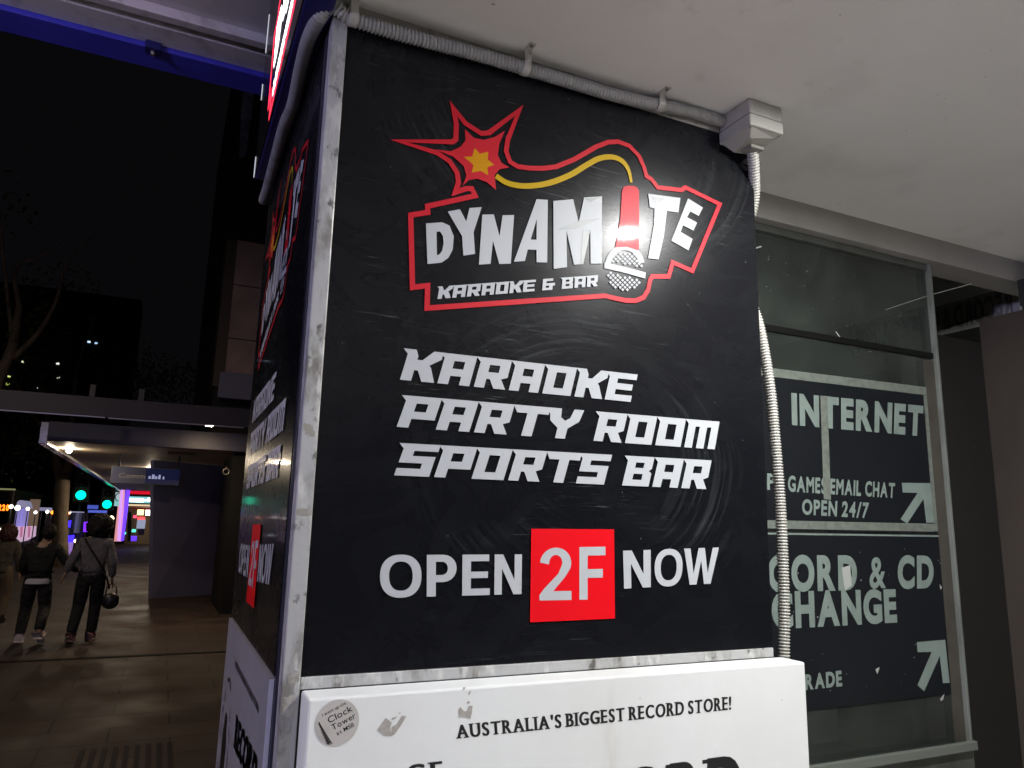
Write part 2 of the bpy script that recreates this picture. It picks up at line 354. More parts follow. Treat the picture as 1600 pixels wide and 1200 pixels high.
EDGE = mat('dark_purple_edge', (.03, .03, .05), .35)
MB().box(-.004, .012, .036, .0525, 0, 2.90).build('side_channel', EDGE, pil, bevel=.002)
# torn tape and sealant left on the trim
g = MB()
def flake(mb, cx, cz, wx, wz, y, n=9, jag=.3):
    pts = []
    for i in range(n):
        c, s_ = math.cos(2*PI*i/n), math.sin(2*PI*i/n); r_ = (1-jag*random.random())/max(abs(c), abs(s_))**.8
        pts.append((cx+wx/2*c*r_, cz+wz/2*s_*r_))
    mb.poly(pts, (), y)
flake(g, .0185, 1.40, .030, .05, -.0066, 26, .35); flake(g, .015, 1.31, .026, .13, -.0067, 34, .4); flake(g, .021, 1.20, .026, .10, -.0066, 34, .4)
g.build('tape_residue', mat('old_tape', (.42, .41, .36), .7, mix=[(30, 5, (.2, .19, .16), .5, .7, ONE)]), pil)
g = MB(); flake(g, .022, 1.452, .024, .03, -.0068, 20, .4); flake(g, .018, 1.765, .032, .016, -.0066, 14, .15); flake(g, .017, 1.93, .026, .03, -.0066, 24, .5)
g.build('brown_tape', mat('brown_tape', (.30, .285, .24), .6, mix=[(40, 5, (.42, .41, .38), .5, .65, ONE)]), pil)

# ================================================================== THE KARAOKE SIGN (local x along the board, z up, -y outwards)
SX, SZ = .036, 1.452            # the board's lower corner in the place
def fs(px, py):
    p = hit(px, py, 1, 0.); return (p.x-SX, p.z-SZ)
def z6(*pts): return [fs(600+u/2.909, 150+v/2.909) for u, v in pts]
def z7(*pts): return [fs(570+u/2.5, 520+v/2.5) for u, v in pts]
LET = mat('grey_white_vinyl', (.48, .50, .515), .45, spec=.18, coat=.06, coat_rough=.08, mix=[(60, 4, (.38, .39, .39), .68, .76, ONE), (3, 3, (.48, .495, .51), .4, .7, ONE)])
REDV = mat('red_vinyl', (.55, .014, .026), .45, spec=.18, coat=.08, coat_rough=.06)
YELV = mat('yellow_vinyl', (.50, .32, .003), .45, spec=.15, coat=.05)
ORGV = mat('amber_vinyl', (.58, .26, .003), .45, spec=.15)
GREYV = mat('grey_shade_vinyl', (.30, .31, .31), .45)
INK = mat('black_ink', (.01, .01, .01), .4)
def logo_parts():
    """meshes of the logo in sign coordinates: list of (name, MB, material)"""
    out = []
    o1 = z6((65, 208), (308, 212), (324, 200), (326, 130), (312, 58), (368, 128), (440, 174), (475, 170), (612, 68), (560, 200), (552, 255), (570, 302), (605, 324), (660, 331), (720, 332), (780, 324), (860, 292), (960, 234), (1015, 213), (1060, 210), (1112, 230), (1156, 276), (1178, 325), (1190, 368), (1212, 380), (1240, 418), (1348, 430), (1366, 418), (1522, 494), (1397, 797), (1308, 758), (1290, 822), (1216, 822), (1206, 838), (1196, 885), (1175, 918), (1140, 932), (1095, 931), (1050, 922), (1000, 910), (193, 966), (196, 864), (127, 872), (119, 544), (197, 532), (195, 504), (412, 456), (397, 424), (372, 424), (322, 440), (336, 396), (330, 352), (296, 300), (240, 262))
    g = MB(); g.band(o1, .0125, -.0021); out.append(('logo_outline', g, REDV))
    g = MB(); g.poly(z6((230, 246), (300, 255), (345, 235), (368, 205), (365, 155), (405, 193), (450, 203), (500, 190), (547, 160), (521, 220), (514, 270), (530, 306), (566, 328), (522, 336), (500, 362), (506, 430), (464, 395), (420, 379), (382, 385), (354, 412), (372, 366), (360, 322), (310, 278)), (), -.0022); out.append(('burst', g, REDV))
    g = MB(); g.poly(z6((409, 240), (432, 266), (471, 257), (468, 292), (498, 316), (466, 328), (471, 364), (437, 344), (395, 352), (404, 318), (360, 280), (398, 279)), (), -.0026); out.append(('burst_core', g, ORGV))
    path = [Vector(p) for p in z6((506, 366), (560, 399), (640, 412), (740, 400), (840, 363), (920, 315), (975, 287), (1032, 280), (1078, 298), (1108, 340), (1120, 396))]
    pth = [Vector((p.x, p.y)) for p in smooth_path([(p.x, p.y, 0) for p in path], 6)]
    k = len(pth); g = MB(); g.band([(p.x, p.y) for p in pth], [.0145 if i < k-12 else .0145-.0010*(i-k+12)*.6 for i in range(k)], -.0021, closed=False); out.append(('fuse', g, YELV))
    g = MB(); Y = -.0022
    g = MB(); g.poly(z6((188, 582), (262, 577), (295, 592), (314, 640), (310, 700), (290, 738), (258, 760), (195, 766)), [z6((236, 620), (252, 618), (265, 640), (268, 672), (262, 705), (250, 722), (238, 727))], Y); out.append(('logo_letter', g, LET))
    g = MB(); g.poly(z6((287, 528), (342, 518), (371, 572), (386, 512), (441, 508), (404, 622), (411, 720), (358, 728), (352, 640)), (), Y); out.append(('logo_letter', g, LET))
    g = MB(); g.poly(z6((444, 542), (496, 541), (522, 640), (536, 545), (588, 544), (573, 764), (521, 766), (492, 662), (481, 765), (428, 769)), (), Y); out.append(('logo_letter', g, LET))
    g = MB(); g.poly(z6((690, 472), (741, 475), (738, 759), (690, 758), (690, 702), (650, 700), (637, 752), (587, 756)), [z6((691, 562), (690, 656), (663, 655))], Y); out.append(('logo_letter', g, LET))
    g = MB(); g.poly(z6((766, 480), (856, 472), (881, 578), (906, 464), (987, 459), (986, 764), (936, 764), (934, 612), (902, 766), (860, 769), (826, 614), (828, 780), (768, 788)), (), Y); out.append(('logo_letter', g, LET))
    g = MB(); g.poly(z6((1197, 447), (1343, 466), (1334, 532), (1282, 525), (1268, 640), (1244, 745), (1196, 740), (1222, 590), (1226, 514), (1204, 508)), (), Y); out.append(('logo_letter', g, LET))
    g = MB(); g.poly(z6((1378, 468), (1445, 510), (1426, 547), (1388, 527), (1373, 553), (1419, 578), (1402, 614), (1355, 590), (1344, 620), (1398, 652), (1380, 704), (1302, 660)), (), Y); out.append(('logo_letter', g, LET))
    g = MB(); Y = -.0027
    g = MB(); g.poly(z6((782, 610), (880, 572), (986, 556), (872, 604)), (), Y); out.append(('letter_crack', g, GREYV))
    g = MB(); g.poly(z6((905, 470), (980, 462), (935, 485)), (), Y); out.append(('letter_crack', g, GREYV))
    g = MB(); g.poly(z6((1210, 462), (1272, 470), (1232, 492)), (), Y); out.append(('letter_crack', g, GREYV))
    g = MB(); g.poly(z6((900, 610), (932, 612), (902, 760), (890, 765)), (), Y); out.append(('letter_crack', g, GREYV))
    g = MB(); g.poly(z6((1078, 432), (1086, 416), (1104, 410), (1130, 411), (1146, 418), (1155, 434), (1156, 560), (1154, 705), (1100, 688), (1048, 690), (1070, 560)), (), -.0022); out.append(('microphone_body', g, REDV))
    g = MB(); g.poly(z6((1086, 600), (1094, 590), (1106, 590), (1116, 600), (1116, 642), (1108, 652), (1093, 652), (1085, 642)), (), -.0026); out.append(('microphone_switch', g, INK))
    g = MB(); g.poly(z6((1089, 604), (1096, 595), (1105, 595), (1112, 604), (1112, 639), (1105, 647), (1096, 647), (1089, 639)), (), -.0030); out.append(('switch_cap', g, LET))
    # microphone head: mesh of pale diamonds with a collar band
    g = MB(); cx, cy, rx, ry = 1091, 785, 92, 108
    pitch = 20.5
    for i in range(-9, 10):
        for j in range(-9, 10):
            u = cx+(i+j)*pitch/2*1.05; v = cy+(i-j)*pitch/2*1.05
            e = ((u-cx)/(rx-7))**2+((v-cy)/(ry-7))**2
            if e > 1: continue
            bandv = 793+(u-1090)*.22
            if abs(v-bandv) < 27: continue
            if v < 712+abs(u-1098)*.1: continue
            h = 7.4
            g.poly(z6((u, v-h), (u+h, v), (u, v+h), (u-h, v)), (), -.0023)
    g.poly(z6((998, 757), (1090, 778), (1186, 804), (1183, 832), (1090, 806), (998, 785)), (), -.0022)
    ring = lambda a0, a1, r, nn=16: [(cx+(rx+r)*math.cos(a0+(a1-a0)*i/nn), cy+(ry+r)*math.sin(a0+(a1-a0)*i/nn)) for i in range(nn+1)]
    g.poly(z6(*(ring(PI*1.08, PI*1.92, 0)+list(reversed(ring(PI*1.08, PI*1.92, -26))))), (), -.00215)
    out.append(('microphone_grille', g, LET))
    g = MB(); tl, tr, br, bl = z6((250, 868), (970, 816), (968, 866), (240, 925)); sharp(g, 'KARAOKE & BAR', (tl, tr, br, bl), -.0022); out.append(('tagline_lettering', g, LET))
    return out
LOGO = logo_parts()
sign = thing('karaoke_sign', 'black karaoke bar sign facing the porch, lamp glare on its microphone logo', 'sign', (SX, -.002, SZ))
MB().box(0, 1.2, .0005, .008, 0, 1.4245).build('panel', sign_black('scratched_gloss_black'), sign, bevel=.0008)
for nm, g, m in LOGO: g.build(nm, m, sign)
for word, qd in (('KARAOKE', z7((172, 64), (1060, 164), (1037, 271), (135, 184))), ('PARTY ROOM', z7((166, 246), (1383, 348), (1364, 456), (122, 368))), ('SPORTS BAR', z7((157, 432), (1353, 499), (1330, 611), (112, 557)))):
    g = MB(); sharp(g, word, qd, -.0022); g.build('service_lettering', LET, sign)
g = MB(); bold(g, [('O', 0, .276), ('P', .312, .520), ('E', .560, .760), ('N', .794, 1)], z7((57, 868), (611, 865), (609, 1020), (57, 1035)), -.0022); g.build('open_lettering', LET, sign)
g = MB(); bold(g, [('N', 0, .275), ('O', .315, .61), ('W', .622, 1)], z7((1005, 851), (1379, 838), (1371, 978), (1009, 999)), -.0022); g.build('now_lettering', LET, sign)
g = MB(); g.poly([fs(829, 826), fs(958, 827), fs(959.5, 966), fs(827, 972)], (), -.0020); badge = g.build('floor_badge', mat('bright_red_vinyl', (.78, .003, .010), .45, spec=.2, coat=.1, coat_rough=.08), sign)
g = MB(); bold(g, [('2', 0, .475), ('F', .595, 1)], z7((680, 840), (936, 835), (936, 1040), (679, 1045)), -.0024); g.build('badge_lettering', LET, badge)
# the same board on the pillar's street side
sign2 = copy_tree(sign)
sign2.location = (-.006, 1.054, SZ-.008); sign2.rotation_euler = (0, 0, -PI/2); sign2.scale = (.833, 1, 1.0)
tag(sign2, 'matching narrow black karaoke sign on the street side of the pillar', 'sign')

# ------------------------------------------------------------------ lit box sign above, on the street side
bx = thing('illuminated_box_sign', 'lit red and white logo box sign with blue casing over the street side', 'sign', (0, .93, 2.868))
BLUE = mat('dark_blue_metal', (.018, .018, .16), .4, mix=[(5, 5, (.012, .012, .09), .4, .7, ONE)])
MB().box(-.066, -.002, -2.2, -.004, 0, .78).build('casing', BLUE, bx, bevel=.004)
MB().box(-.0705, -.0665, -2.19, -.01, .006, .774).build('face_panel', mat('dark_acrylic', (.01, .01, .012), .15), bx)
g = MB().box(-.0722, -.0702, -.0050, -.003, .005, .08)
g.build('edge_strip', glow('white_edge_light', (.85, .88, 1.0), .45), bx)
for z0, z1 in ((.29, .35), (.47, .62)): MB().box(-.0722, -.0702, -.0050, -.003, z0, z1).build('edge_strip', MATS['white_edge_light'], bx)
GL = {REDV.name: glow('lit_red', (1.0, .03, .07), 1.5), LET.name: glow('lit_white', (1.0, .97, 1.0), 3.2), YELV.name: glow('lit_yellow', (1, .55, .02), 1.3), ORGV.name: glow('lit_amber', (1, .5, .02), 1.3), GREYV.name: glow('lit_grey', (.7, .7, .75), 1.2), INK.name: INK}
lx0 = min(p[0] for p in LOGO[0][1].v); lz0 = min(p[2] for p in LOGO[0][1].v)
k = 1.75
for nm, gg, m in LOGO:
    g = MB(); g.add([(-.0705+(y+.0015)*1.0, -.20-(x-lx0)*k, .016+(z-lz0)*k*.86) for x, y, z in gg.v], gg.f)
    g.build('lit_'+nm, GL[m.name], bx)

# ------------------------------------------------------------------ record store light box below the sign
WBOX = mat('white_acrylic', (.71, .725, .71), .34, emit=.05, ecol=(.97, 1, .98), coat=.2, coat_rough=.15, mix=[(2.2, 6, (.63, .635, .61), .4, .75, (1, 1, .5)), (60, 3, (.35, .34, .31), .735, .78, ONE), (7, 6, (.50, .475, .41), .60, .8, (1, 1, .22))])
lb = thing('record_store_lightbox', 'white box sign with black serif lettering under the karaoke sign', 'sign', (.038, 0, 0))
MB().box(0, 1.222, -.085, -.0065, .55, 1.428).build('body', WBOX, lb, bevel=.0045)
def fl(px, py):
    p = hit(px, py, 1, -.0853); return (p.x-.038, p.z)
g = MB()
text(g, "AUSTRALIA'S BIGGEST RECORD STORE!", [fl(712, 1133), fl(1141, 1088), fl(1141, 1108.5), fl(714, 1154)], -.0856, .006, .26, .34, serif=True)
g.build('slogan_lettering', INK, lb)
g = MB(); text(g, 'RECORD', [fl(770, 1232), fl(1153, 1180), fl(1153, 1262), fl(770, 1318)], -.0856, .03, .26, serif=True)
g.build('store_lettering', INK, lb); g = MB(); text(g, 'GE', [fl(634, 1196), fl(688, 1189), fl(690, 1216), fl(636, 1224)], -.0856, .012, .4, serif=True)
g.build('store_lettering', INK, lb)
# stickers on it
c = hit(527, 1129, 1, -.0856)
st = thing('round_sticker', 'round beige clock tower sticker on the white box sign', 'sticker', (c.x, -.0857, c.z))
STK = mat('sticker_paper', (.55, .525, .48), .6, mix=[(25, 4, (.46, .44, .40), .4, .7, ONE)])
g = MB(); rad = .0405; g.poly([(rad*math.cos(2*PI*i/40), rad*math.sin(2*PI*i/40)) for i in range(40)], (), -.0004, .0004); g.build('sticker_disc', STK, st)
g = MB(); ca, sa = math.cos(.42), math.sin(.42)
def rq(x, y, wd, h): return [(a*ca-b*sa, a*sa+b*ca) for a, b in ((x, y+h), (x+wd, y+h), (x+wd, y), (x, y))]
text(g, 'Clock', rq(-.014, .006, .047, .0115), -.0006, .01, .14); text(g, 'Tower', rq(-.012, -.0085, .046, .0105), -.0006, .01, .13); text(g, 'at MSB', rq(-.008, -.021, .034, .0075), -.0006, .01, .14); text(g, 'I went up the', rq(-.020, .0225, .046, .006), -.0006, .005, .15)
g.build('sticker_lettering', INK, st)
g = MB()
for i in range(13):
    t_ = i/12; xa, xb, zz = -.034+.016*t_, -.0305+.030*t_*.8, .000-.034*t_
    g.band([(xa, zz-.001), ((xa+xb)/2, zz+.0012), (xb, zz-.0016)], .0014, -.0006-i*1e-5, closed=False)
    g.band([((xa+xb)/2-.001, zz), ((xa+xb)/2+.0015, zz-.003)], .0012, -.00075-i*1e-5, closed=False)
g.band([(-.034, .004), (-.014, -.036)], .0016, -.0008, closed=False)
g.build('tower_drawing', INK, st)
GREYP = mat('sticker_remnant', (.40, .375, .33), .7, mix=[(60, 4, (.52, .50, .46), .5, .7, ONE)])
def torn(pts_list, label):
    c = hit(*pts_list[0][0], 1, -.0856); t = MB()
    for pts in pts_list:
        lp = [hit(px, py, 1, -.0856) for px, py in pts]; t.poly([(p.x-c.x, p.z-c.z) for p in lp], (), -.0003, .0003)
    tag(t.build('torn_sticker', GREYP, loc=(c.x, -.0857, c.z)), label, 'sticker', 'torn sticker remnants on the white box sign')
def z3(*p): return [(420+u/5, 960+v/5) for u, v in p]
torn([z3((848, 900), (912, 808), (962, 845), (948, 880), (955, 950), (900, 945)), z3((955, 950), (960, 880), (1000, 855), (1040, 790), (1075, 795), (1030, 870), (985, 935)), z3((958, 812), (1000, 795), (990, 815), (965, 825)), z3((1015, 770), (1028, 762), (1025, 780))], 'torn beige rectangle of old sticker beside the round sticker')
torn([z3((1482, 740), (1500, 722), (1512, 745), (1540, 760), (1562, 715), (1592, 712), (1586, 770), (1575, 815), (1530, 800), (1484, 800)), z3((1545, 690), (1560, 675), (1575, 690), (1555, 700)), z3((1515, 570), (1540, 568), (1522, 592)), z3((1560, 612), (1578, 590), (1576, 610), (1568, 632))], 'torn scrap of old sticker above the word on the slogan line')

# ------------------------------------------------------------------ grey record store board on the street side
sb = thing('record_store_board', 'flat grey record store board on the street side below the narrow sign', 'sign', (-.0015, 1.06, 0))
MB().box(-.010, .010, -1.002, -.002, .35, 1.4385).build('board', mat('lavender_grey_board', (.33, .325, .34), .5, mix=[(4, 5, (.28, .275, .29), .4, .7, ONE)]), sb)
MB().box(-.0125, -.0035, -1.0065, -1.0022, .35, 1.439).build('edge_strip', mat('pale_edge', (.55, .55, .68), .4), sb)
def sl(px, py):
    p = hit(px, py, 0, -.0117); return (1.06-p.y, p.z)
g = MB(); text(g, "AUSTRALIA'S BIGGEST RECORD STORE!", [sl(368, 1030), sl(404.5, 1101), sl(404.5, 1113), sl(368, 1041)], 0, .03, .17, .4, serif=True)
bd = lambda g, nm: MB().add([(-.0118, -x, z) for x, y, z in g.v], g.f).build(nm, INK, sb)
bd(g, 'slogan_lettering'); g = MB(); text(g, 'RECORD', [sl(370, 1117), sl(404, 1186), sl(396, 1236), sl(366, 1166)], 0, .03, .16, serif=True)
bd(g, 'store_lettering'); g = MB()
# the logo disc: a standing figure inside a broken ring
cx0, cz0 = .20, 1.09
for i in range(22):
    if i % 4 == 3: continue
    a0, a1 = 2*PI*i/22, 2*PI*(i+.8)/22
    g.band([(cx0+.13*math.cos(a0+(a1-a0)*t/3), cz0+.20*math.sin(a0+(a1-a0)*t/3)) for t in range(4)], .010, 0, closed=False)
g.poly([(cx0+.05*math.cos(t*PI/8)*(1+.3*(t % 2)), cz0-.02+.13*math.sin(t*PI/8)) for t in range(16)], (), 0)
bd(g, 'logo_disc')

# ------------------------------------------------------------------ conduit, clips, junction box
CON = mat('grey_pvc', (.36, .355, .335), .45, mix=[(26, 6, (.24, .23, .20), .55, .72, ONE), (4, 4, (.38, .375, .36), .4, .7, ONE)])
CLIP = mat('clear_plastic_clip', (.50, .48, .43), .3, mix=[(40, 4, (.3, .28, .24), .5, .7, ONE)])
def corrugated(path, R, pitch, n=12, depth=.21):
    pts = smooth_path(path, 14); L = [0.]
    for a, b in zip(pts, pts[1:]): L.append(L[-1]+(b-a).length)
    out = []; rad = []; total = L[-1]; i = 0; s = 0.; kk = 0
    while s < total:
        while i < len(L)-2 and L[i+1] < s: i += 1
        t = (s-L[i])/max(1e-9, L[i+1]-L[i]); out.append(pts[i].lerp(pts[i+1], t)); rad.append(R*(1 if kk % 4 in (0, 1) else 1-depth)); s += pitch/4; kk += 1
    return out, rad
cpx = [(552, 30), (640, 57), (735, 82), (800, 101), (900, 131), (950, 146), (1007, 160), (1075, 171), (1152, 178)]
front = [hit(px, py, 1, -.021) for px, py in cpx]
for p in front: p.z = min(p.z, 2.9005)
con = thing('ceiling_conduit', 'grey ribbed conduit clipped along the ceiling edge and round the pillar corner', 'conduit', (0, 0, 0))
bend = [Vector((-.004, -.022, 2.884)), Vector((-.026, .010, 2.872)), Vector((-.036, .07, 2.862)), Vector((-.034, .20, 2.868)), Vector((-.026, .38, 2.858)), Vector((-.030, .52, 2.862)), Vector((-.027, .75, 2.852)), Vector((-.026, .93, 2.838)), Vector((-.026, 1.02, 2.838))]
p, r = corrugated(list(reversed(front))+bend[:3], .0172, .0092)
MB().tube(p, r, 14).build('ribbed_pipe', CON, con)
q = smooth_path(bend[1:], 8); MB().tube(q, .0165, 14).build('side_pipe', mat('dusty_pvc', (.33, .33, .34), .55, mix=[(20, 6, (.2, .19, .18), .5, .75, ONE)]), con)
def clip_at(x, y, z, dirx):
    g = MB(); w_ = .0095; n_ = 12; R0, R1 = .0180, .0200
    vs = []
    for i in range(n_+1):
        a = PI*.98*i/n_ - PI*.99
        for rr in (R0, R1):
            for s_ in (-w_, w_): vs.append((x+s_, y+rr*math.cos(a), z+rr*math.sin(a)))
    fs_ = []
    for i in range(n_):
        a, b = i*4, i*4+4
        fs_ += [(a+2, a+3, b+3, b+2), (a, b, b+1, a+1), (a, a+2, b+2, b), (a+1, b+1, b+3, a+3)]
    g.add(vs, fs_, True)
    g.box(x-w_, x+w_, y-.0200, y-.0180, z, 2.9195)
    g.box(x-w_, x+w_, y-.047, y-.0180, 2.9178, 2.9196)
    c = g.build('pipe_clip', CLIP, con, bevel=.0008)
    s2 = MB(); s2.tube([(x, y-.038, 2.917), (x, y-.038, 2.913)], [.0055, .004], 10); s2.build('screw', mat('steel_screw', (.3, .29, .27), .4, metal=.8), c)
for px, py in ((551, 28), (820, 106), (1029, 164)):
    h = hit(px, py, 1, -.021); clip_at(h.x, -.021, min(2.899, h.z), 1)
jb = thing('junction_box', 'pale grey square electrical junction box under the ceiling above the sign', 'junction box', (1.112, -.128, 2.92))
JM = mat('pale_grey_pvc', (.40, .39, .35), .4, mix=[(14, 5, (.40, .385, .33), .45, .72, ONE), (60, 3, (.2, .19, .16), .7, .78, ONE)])
MB().box(0, .118, 0, .124, -.045, -.0005).build('box_base', JM, jb, bevel=.005)
lid = MB().box(-.0015, .1195, -.0015, .1255, -.082, -.0465).build('box_cover', JM, jb, bevel=.004)
g = MB()
for (xx, zz) in ((.030, -.024), (.088, -.026)):
    ring_ = [(xx+.0125*math.cos(2*PI*i/20), zz+.0125*math.sin(2*PI*i/20)) for i in range(20)]; g.band(ring_, .0012, -.0008)
g.build('knockout_ring', mat('knockout_line', (.30, .29, .26), .5), jb)
# cowl on the underside of the cover that takes the drop pipe
g = MB(); g.add([(.004, .004, -.082), (.114, .004, -.082), (.114, .120, -.082), (.004, .120, -.082), (.030, .034, -.098), (.108, .020, -.086), (.110, .100, -.100), (.036, .108, -.106)], [(0, 1, 5, 4), (1, 2, 6, 5), (2, 3, 7, 6), (3, 0, 4, 7), (4, 5, 6, 7)])
cw = g.build('socket_cowl', JM, jb, bevel=.003)
g = MB().box(.048, .096, .050, .092, -.111, -.100); g.build('socket_insert', mat('dark_pvc', (.22, .21, .18), .5), cw, bevel=.003)
g = MB()
for xx, yy in ((.010, .010), (.110, .010), (.010, .114), (.110, .114)): g.tube([(xx, yy, -.0815), (xx, yy, -.0842)], .0045, 10)
g.build('cover_screw', mat('steel_screw', (.3, .29, .27), .4, metal=.8), lid)
dp = thing('drop_conduit', 'cream ribbed conduit dropping from the junction box beside the sign edge', 'conduit', (0, 0, 0))
dpx = [(1196, 232), (1189, 265), (1181, 300), (1160, 380), (1166, 450), (1186, 510), (1202, 600), (1211, 690), (1219, 790), (1223, 880), (1225, 960), (1225, 1030)]
path = [hit(px, py, 1, .03+(.035 if i > 2 else 0)) for i, (px, py) in enumerate(dpx)]
path[0] = Vector((1.190, -.050, 2.815)); path[1] = Vector((1.222, -.020, 2.775))
path[2] = Vector((1.262, .03, 2.70))
path.append(Vector((path[-1].x, .065, 1.2)))
p, r = corrugated(path, .0165, .0085); MB().tube(p, r, 14).build('ribbed_pipe', mat('cream_pvc', (.48, .47, .43), .45, mix=[(22, 5, (.42, .40, .34), .55, .75, ONE)]), dp)
g = MB(); cpt = path[7]; g.box(cpt.x-.024, cpt.x+.024, .03, .047, cpt.z-.35, cpt.z-.33)

# ------------------------------------------------------------------ porch downlight (its glare is on the sign)
pl = thing('porch_downlight', 'round white ceiling lamp whose glare shows on the karaoke sign', 'lamp', (1.336, -.814, 2.92))
MB().tube([(0, 0, 0), (0, 0, -.012), (0, 0, -.014)], [.082, .080, .0675], 32).build('rim', mat('lamp_rim', (.7, .7, .68), .4), pl)
n_ = 24; prof = [(.0672, -.0130), (.062, -.0136), (.050, -.0142), (.030, -.0146), (.010, -.0148)]
g = MB(); g.add([(rr*math.cos(2*PI*j/n_), rr*math.sin(2*PI*j/n_), zz) for rr, zz in prof for j in range(n_)], [(i*n_+j, (i+1)*n_+j, (i+1)*n_+(j+1) % n_, i*n_+(j+1) % n_) for i in range(len(prof)-1) for j in range(n_)]+[tuple((len(prof)-1)*n_+(n_-1-j) for j in range(n_))], True)
g.build('diffuser', glow('porch_lamp_light', (1.0, 1.0, .985), PORCH_LAMP), pl)
pl2 = copy_tree(pl); pl2.location = (.0, -4.6, 2.92); tag(pl2, 'added unseen ceiling lamp out over the outer end of the porch', 'lamp')  # unseen copy added to light the sign front, trim and floor
pl3 = copy_tree(pl); pl3.location = (5.1, -1.4, 2.92); tag(pl3, 'added unseen ceiling lamp of the porch beyond the brown entrance wall', 'lamp')  # unseen copy added to raise the light on the ceiling

# ================================================================== RECORD SHOP FRONT at the back of the porch
GY = .345
FR = mat('grey_green_frame', (.085, .092, .082), .5, mix=[(9, 6, (.05, .053, .046), .45, .7, ONE), (50, 3, (.2, .21, .19), .72, .78, ONE)])
DRK = mat('dark_interior', (.05, .052, .048), .7)
shop = thing('record_shop_front', 'dark record shop front with glazed window at the back of the porch', 'shop front', (0, 0, 0))
MB().box(1.24, 7, .30, .42, 2.822, 3.9).build('bulkhead', mat('bulkhead_paint', (.36, .345, .32), .6, mix=[(3, 6, (.29, .28, .26), .35, .7, ONE)]), shop)
MB().box(1.236, 1.262, .36, 9, 0, 3.9).build('side_wall', BLK, shop)
for z0, z1, y0 in ((2.793, 2.821, .335), (.93, 1.02, .315), (0, .86, .318)): MB().box(1.27, 2.456, y0, .376, z0, z1).build('frame_rail', FR, shop, bevel=.003)
MB().box(1.27, 2.455, .296, .3145, 1.005, 1.035).build('sill', mat('pale_sill', (.15, .165, .145), .5), shop, bevel=.003)
MB().box(2.457, 2.471, .325, .385, 0, 2.82).build('mullion', mat('pale_mullion', (.19, .205, .185), .5, mix=[(12, 5, (.11, .12, .105), .45, .7, (1, 1, .4))]), shop, bevel=.002)
MB().box(2.400, 2.4565, .3395, .375, 1.02, 2.42).build('frame_stile', mat('brown_stile', (.075, .068, .055), .55, mix=[(9, 5, (.05, .045, .04), .4, .7, ONE)]), shop)
MB().add([(1.265, GY, 1.02), (2.457, GY, 1.02), (2.457, GY, 2.793), (1.265, GY, 2.793)], [(0, 1, 2, 3)]).build('window_pane', glass_mat('dusty_glass', (.72, .76, .72)), shop)
g = MB()
g.add([(1.27, 3.4, 0), (5.2, 3.4, 0), (5.2, 3.4, 3.2), (1.27, 3.4, 3.2)], [(0, 1, 2, 3)]); g.box(1.265, 1.27, .43, 3.4, 0, 3.2); g.box(1.27, 5.2, .43, 3.4, 3.1, 3.2)
g.build('interior_wall', DRK, shop)
MB().box(1.27, 2.455, .338, .372, 2.430, 2.452).build('transom_bar', mat('rail_dark', (.006, .0065, .006), .6, spec=.2), shop)
MB().box(3.02, 3.10, -1.6, .50, 0, 2.705).build('entrance_wall', mat('brown_panel_wall', (.085, .068, .055), .55, mix=[(2, 6, (.055, .044, .036), .35, .7, (1, 1, .5)), (40, 3, (.4, .37, .33), .75, .79, ONE)]), shop)
MB().box(2.96, 3.10, -1.6, .285, 2.707, 2.82).build('entrance_beam', mat('beam_dark', (.03, .03, .032), .5), shop)
MB().box(2.474, 3.3, .50, .56, 0, 2.60).build('entrance_void_panel', mat('entrance_dark', (.022, .021, .020), .35, mix=[(60, 3, (.2, .2, .19), .76, .8, ONE)]), shop)  # dark panel set where the entrance is only an unlit void
# scraps of tape and scratches on the glass
g = MB(); GP = GY-.0012
def gw(px, py): p = hit(px, py, 1, GY-.0015); return (p.x, p.z)
g.band([gw(1384, 484), gw(1450, 462), gw(1519, 443)], [.001, .002, .0035], GP, closed=False)
for a, b, c_ in (((1333, 385), (1335, 395), .004), ((1306, 518), (1317, 533), .004), ((1180, 388), (1190, 385), .005), ((1510, 1), (1511, 2), .001)): g.band([gw(*a), gw(*b)], c_, GP, closed=False)
for i in range(46):
    px, py = random.uniform(1195, 1450), random.uniform(400, 560); flake(g, *gw(px, py), random.uniform(.0015, .005), random.uniform(.0015, .004), GP-i*1e-5, 6)
g.build('glass_scratch', mat('pale_scratch', (.5, .5, .47), .6), shop)

# sheet of lettering on the window
PY = GY-.004
def pw(px, py): p = hit(px, py, 1, PY); return (p.x, p.z)
def w2(*pts): return [pw(1170+u/3.53, 560+v/3.53) for u, v in pts]
def w3(*pts): return [pw(1170+u/3.244, 830+v/3.244) for u, v in pts]
NAVY = mat('navy_sheet', (.003, .005, .008), .5, mix=[(2.5, 6, (.005, .007, .010), .4, .7, ONE)])
PALE = mat('pale_green_vinyl', (.22, .275, .25), .55, mix=[(14, 6, (.175, .225, .20), .45, .7, ONE)])
TAPE = mat('green_grey_tape', (.18, .205, .175), .6, mix=[(40, 6, (.125, .14, .12), .42, .68, ONE)])
ip = thing('internet_window_sheet', 'navy internet and email lettering sheet on the shop window, upper of two', 'window sign', (0, 0, 0))
g = MB(); g.poly([(1.272, pw(1203, 577)[1]), pw(1452, 606), pw(1473, 834), (1.272, pw(1203, 828)[1])], (), PY, .003); g.build('sheet', NAVY, ip)
g = MB(); t2 = .002
g.poly(w2((20, 40), (992, 160), (995, 205), (20, 88)), (), PY-.0006); g.poly(w2((962, 203), (996, 207), (1056, 958), (1022, 952)), (), PY-.0007); g.poly(w2((20, 890), (1020, 912), (1022, 956), (20, 936)), (), PY-.0006); g.poly(w2((393, 205), (432, 208), (452, 780), (412, 776)), (), PY-.0010)
g.build('border_tape', TAPE, ip)
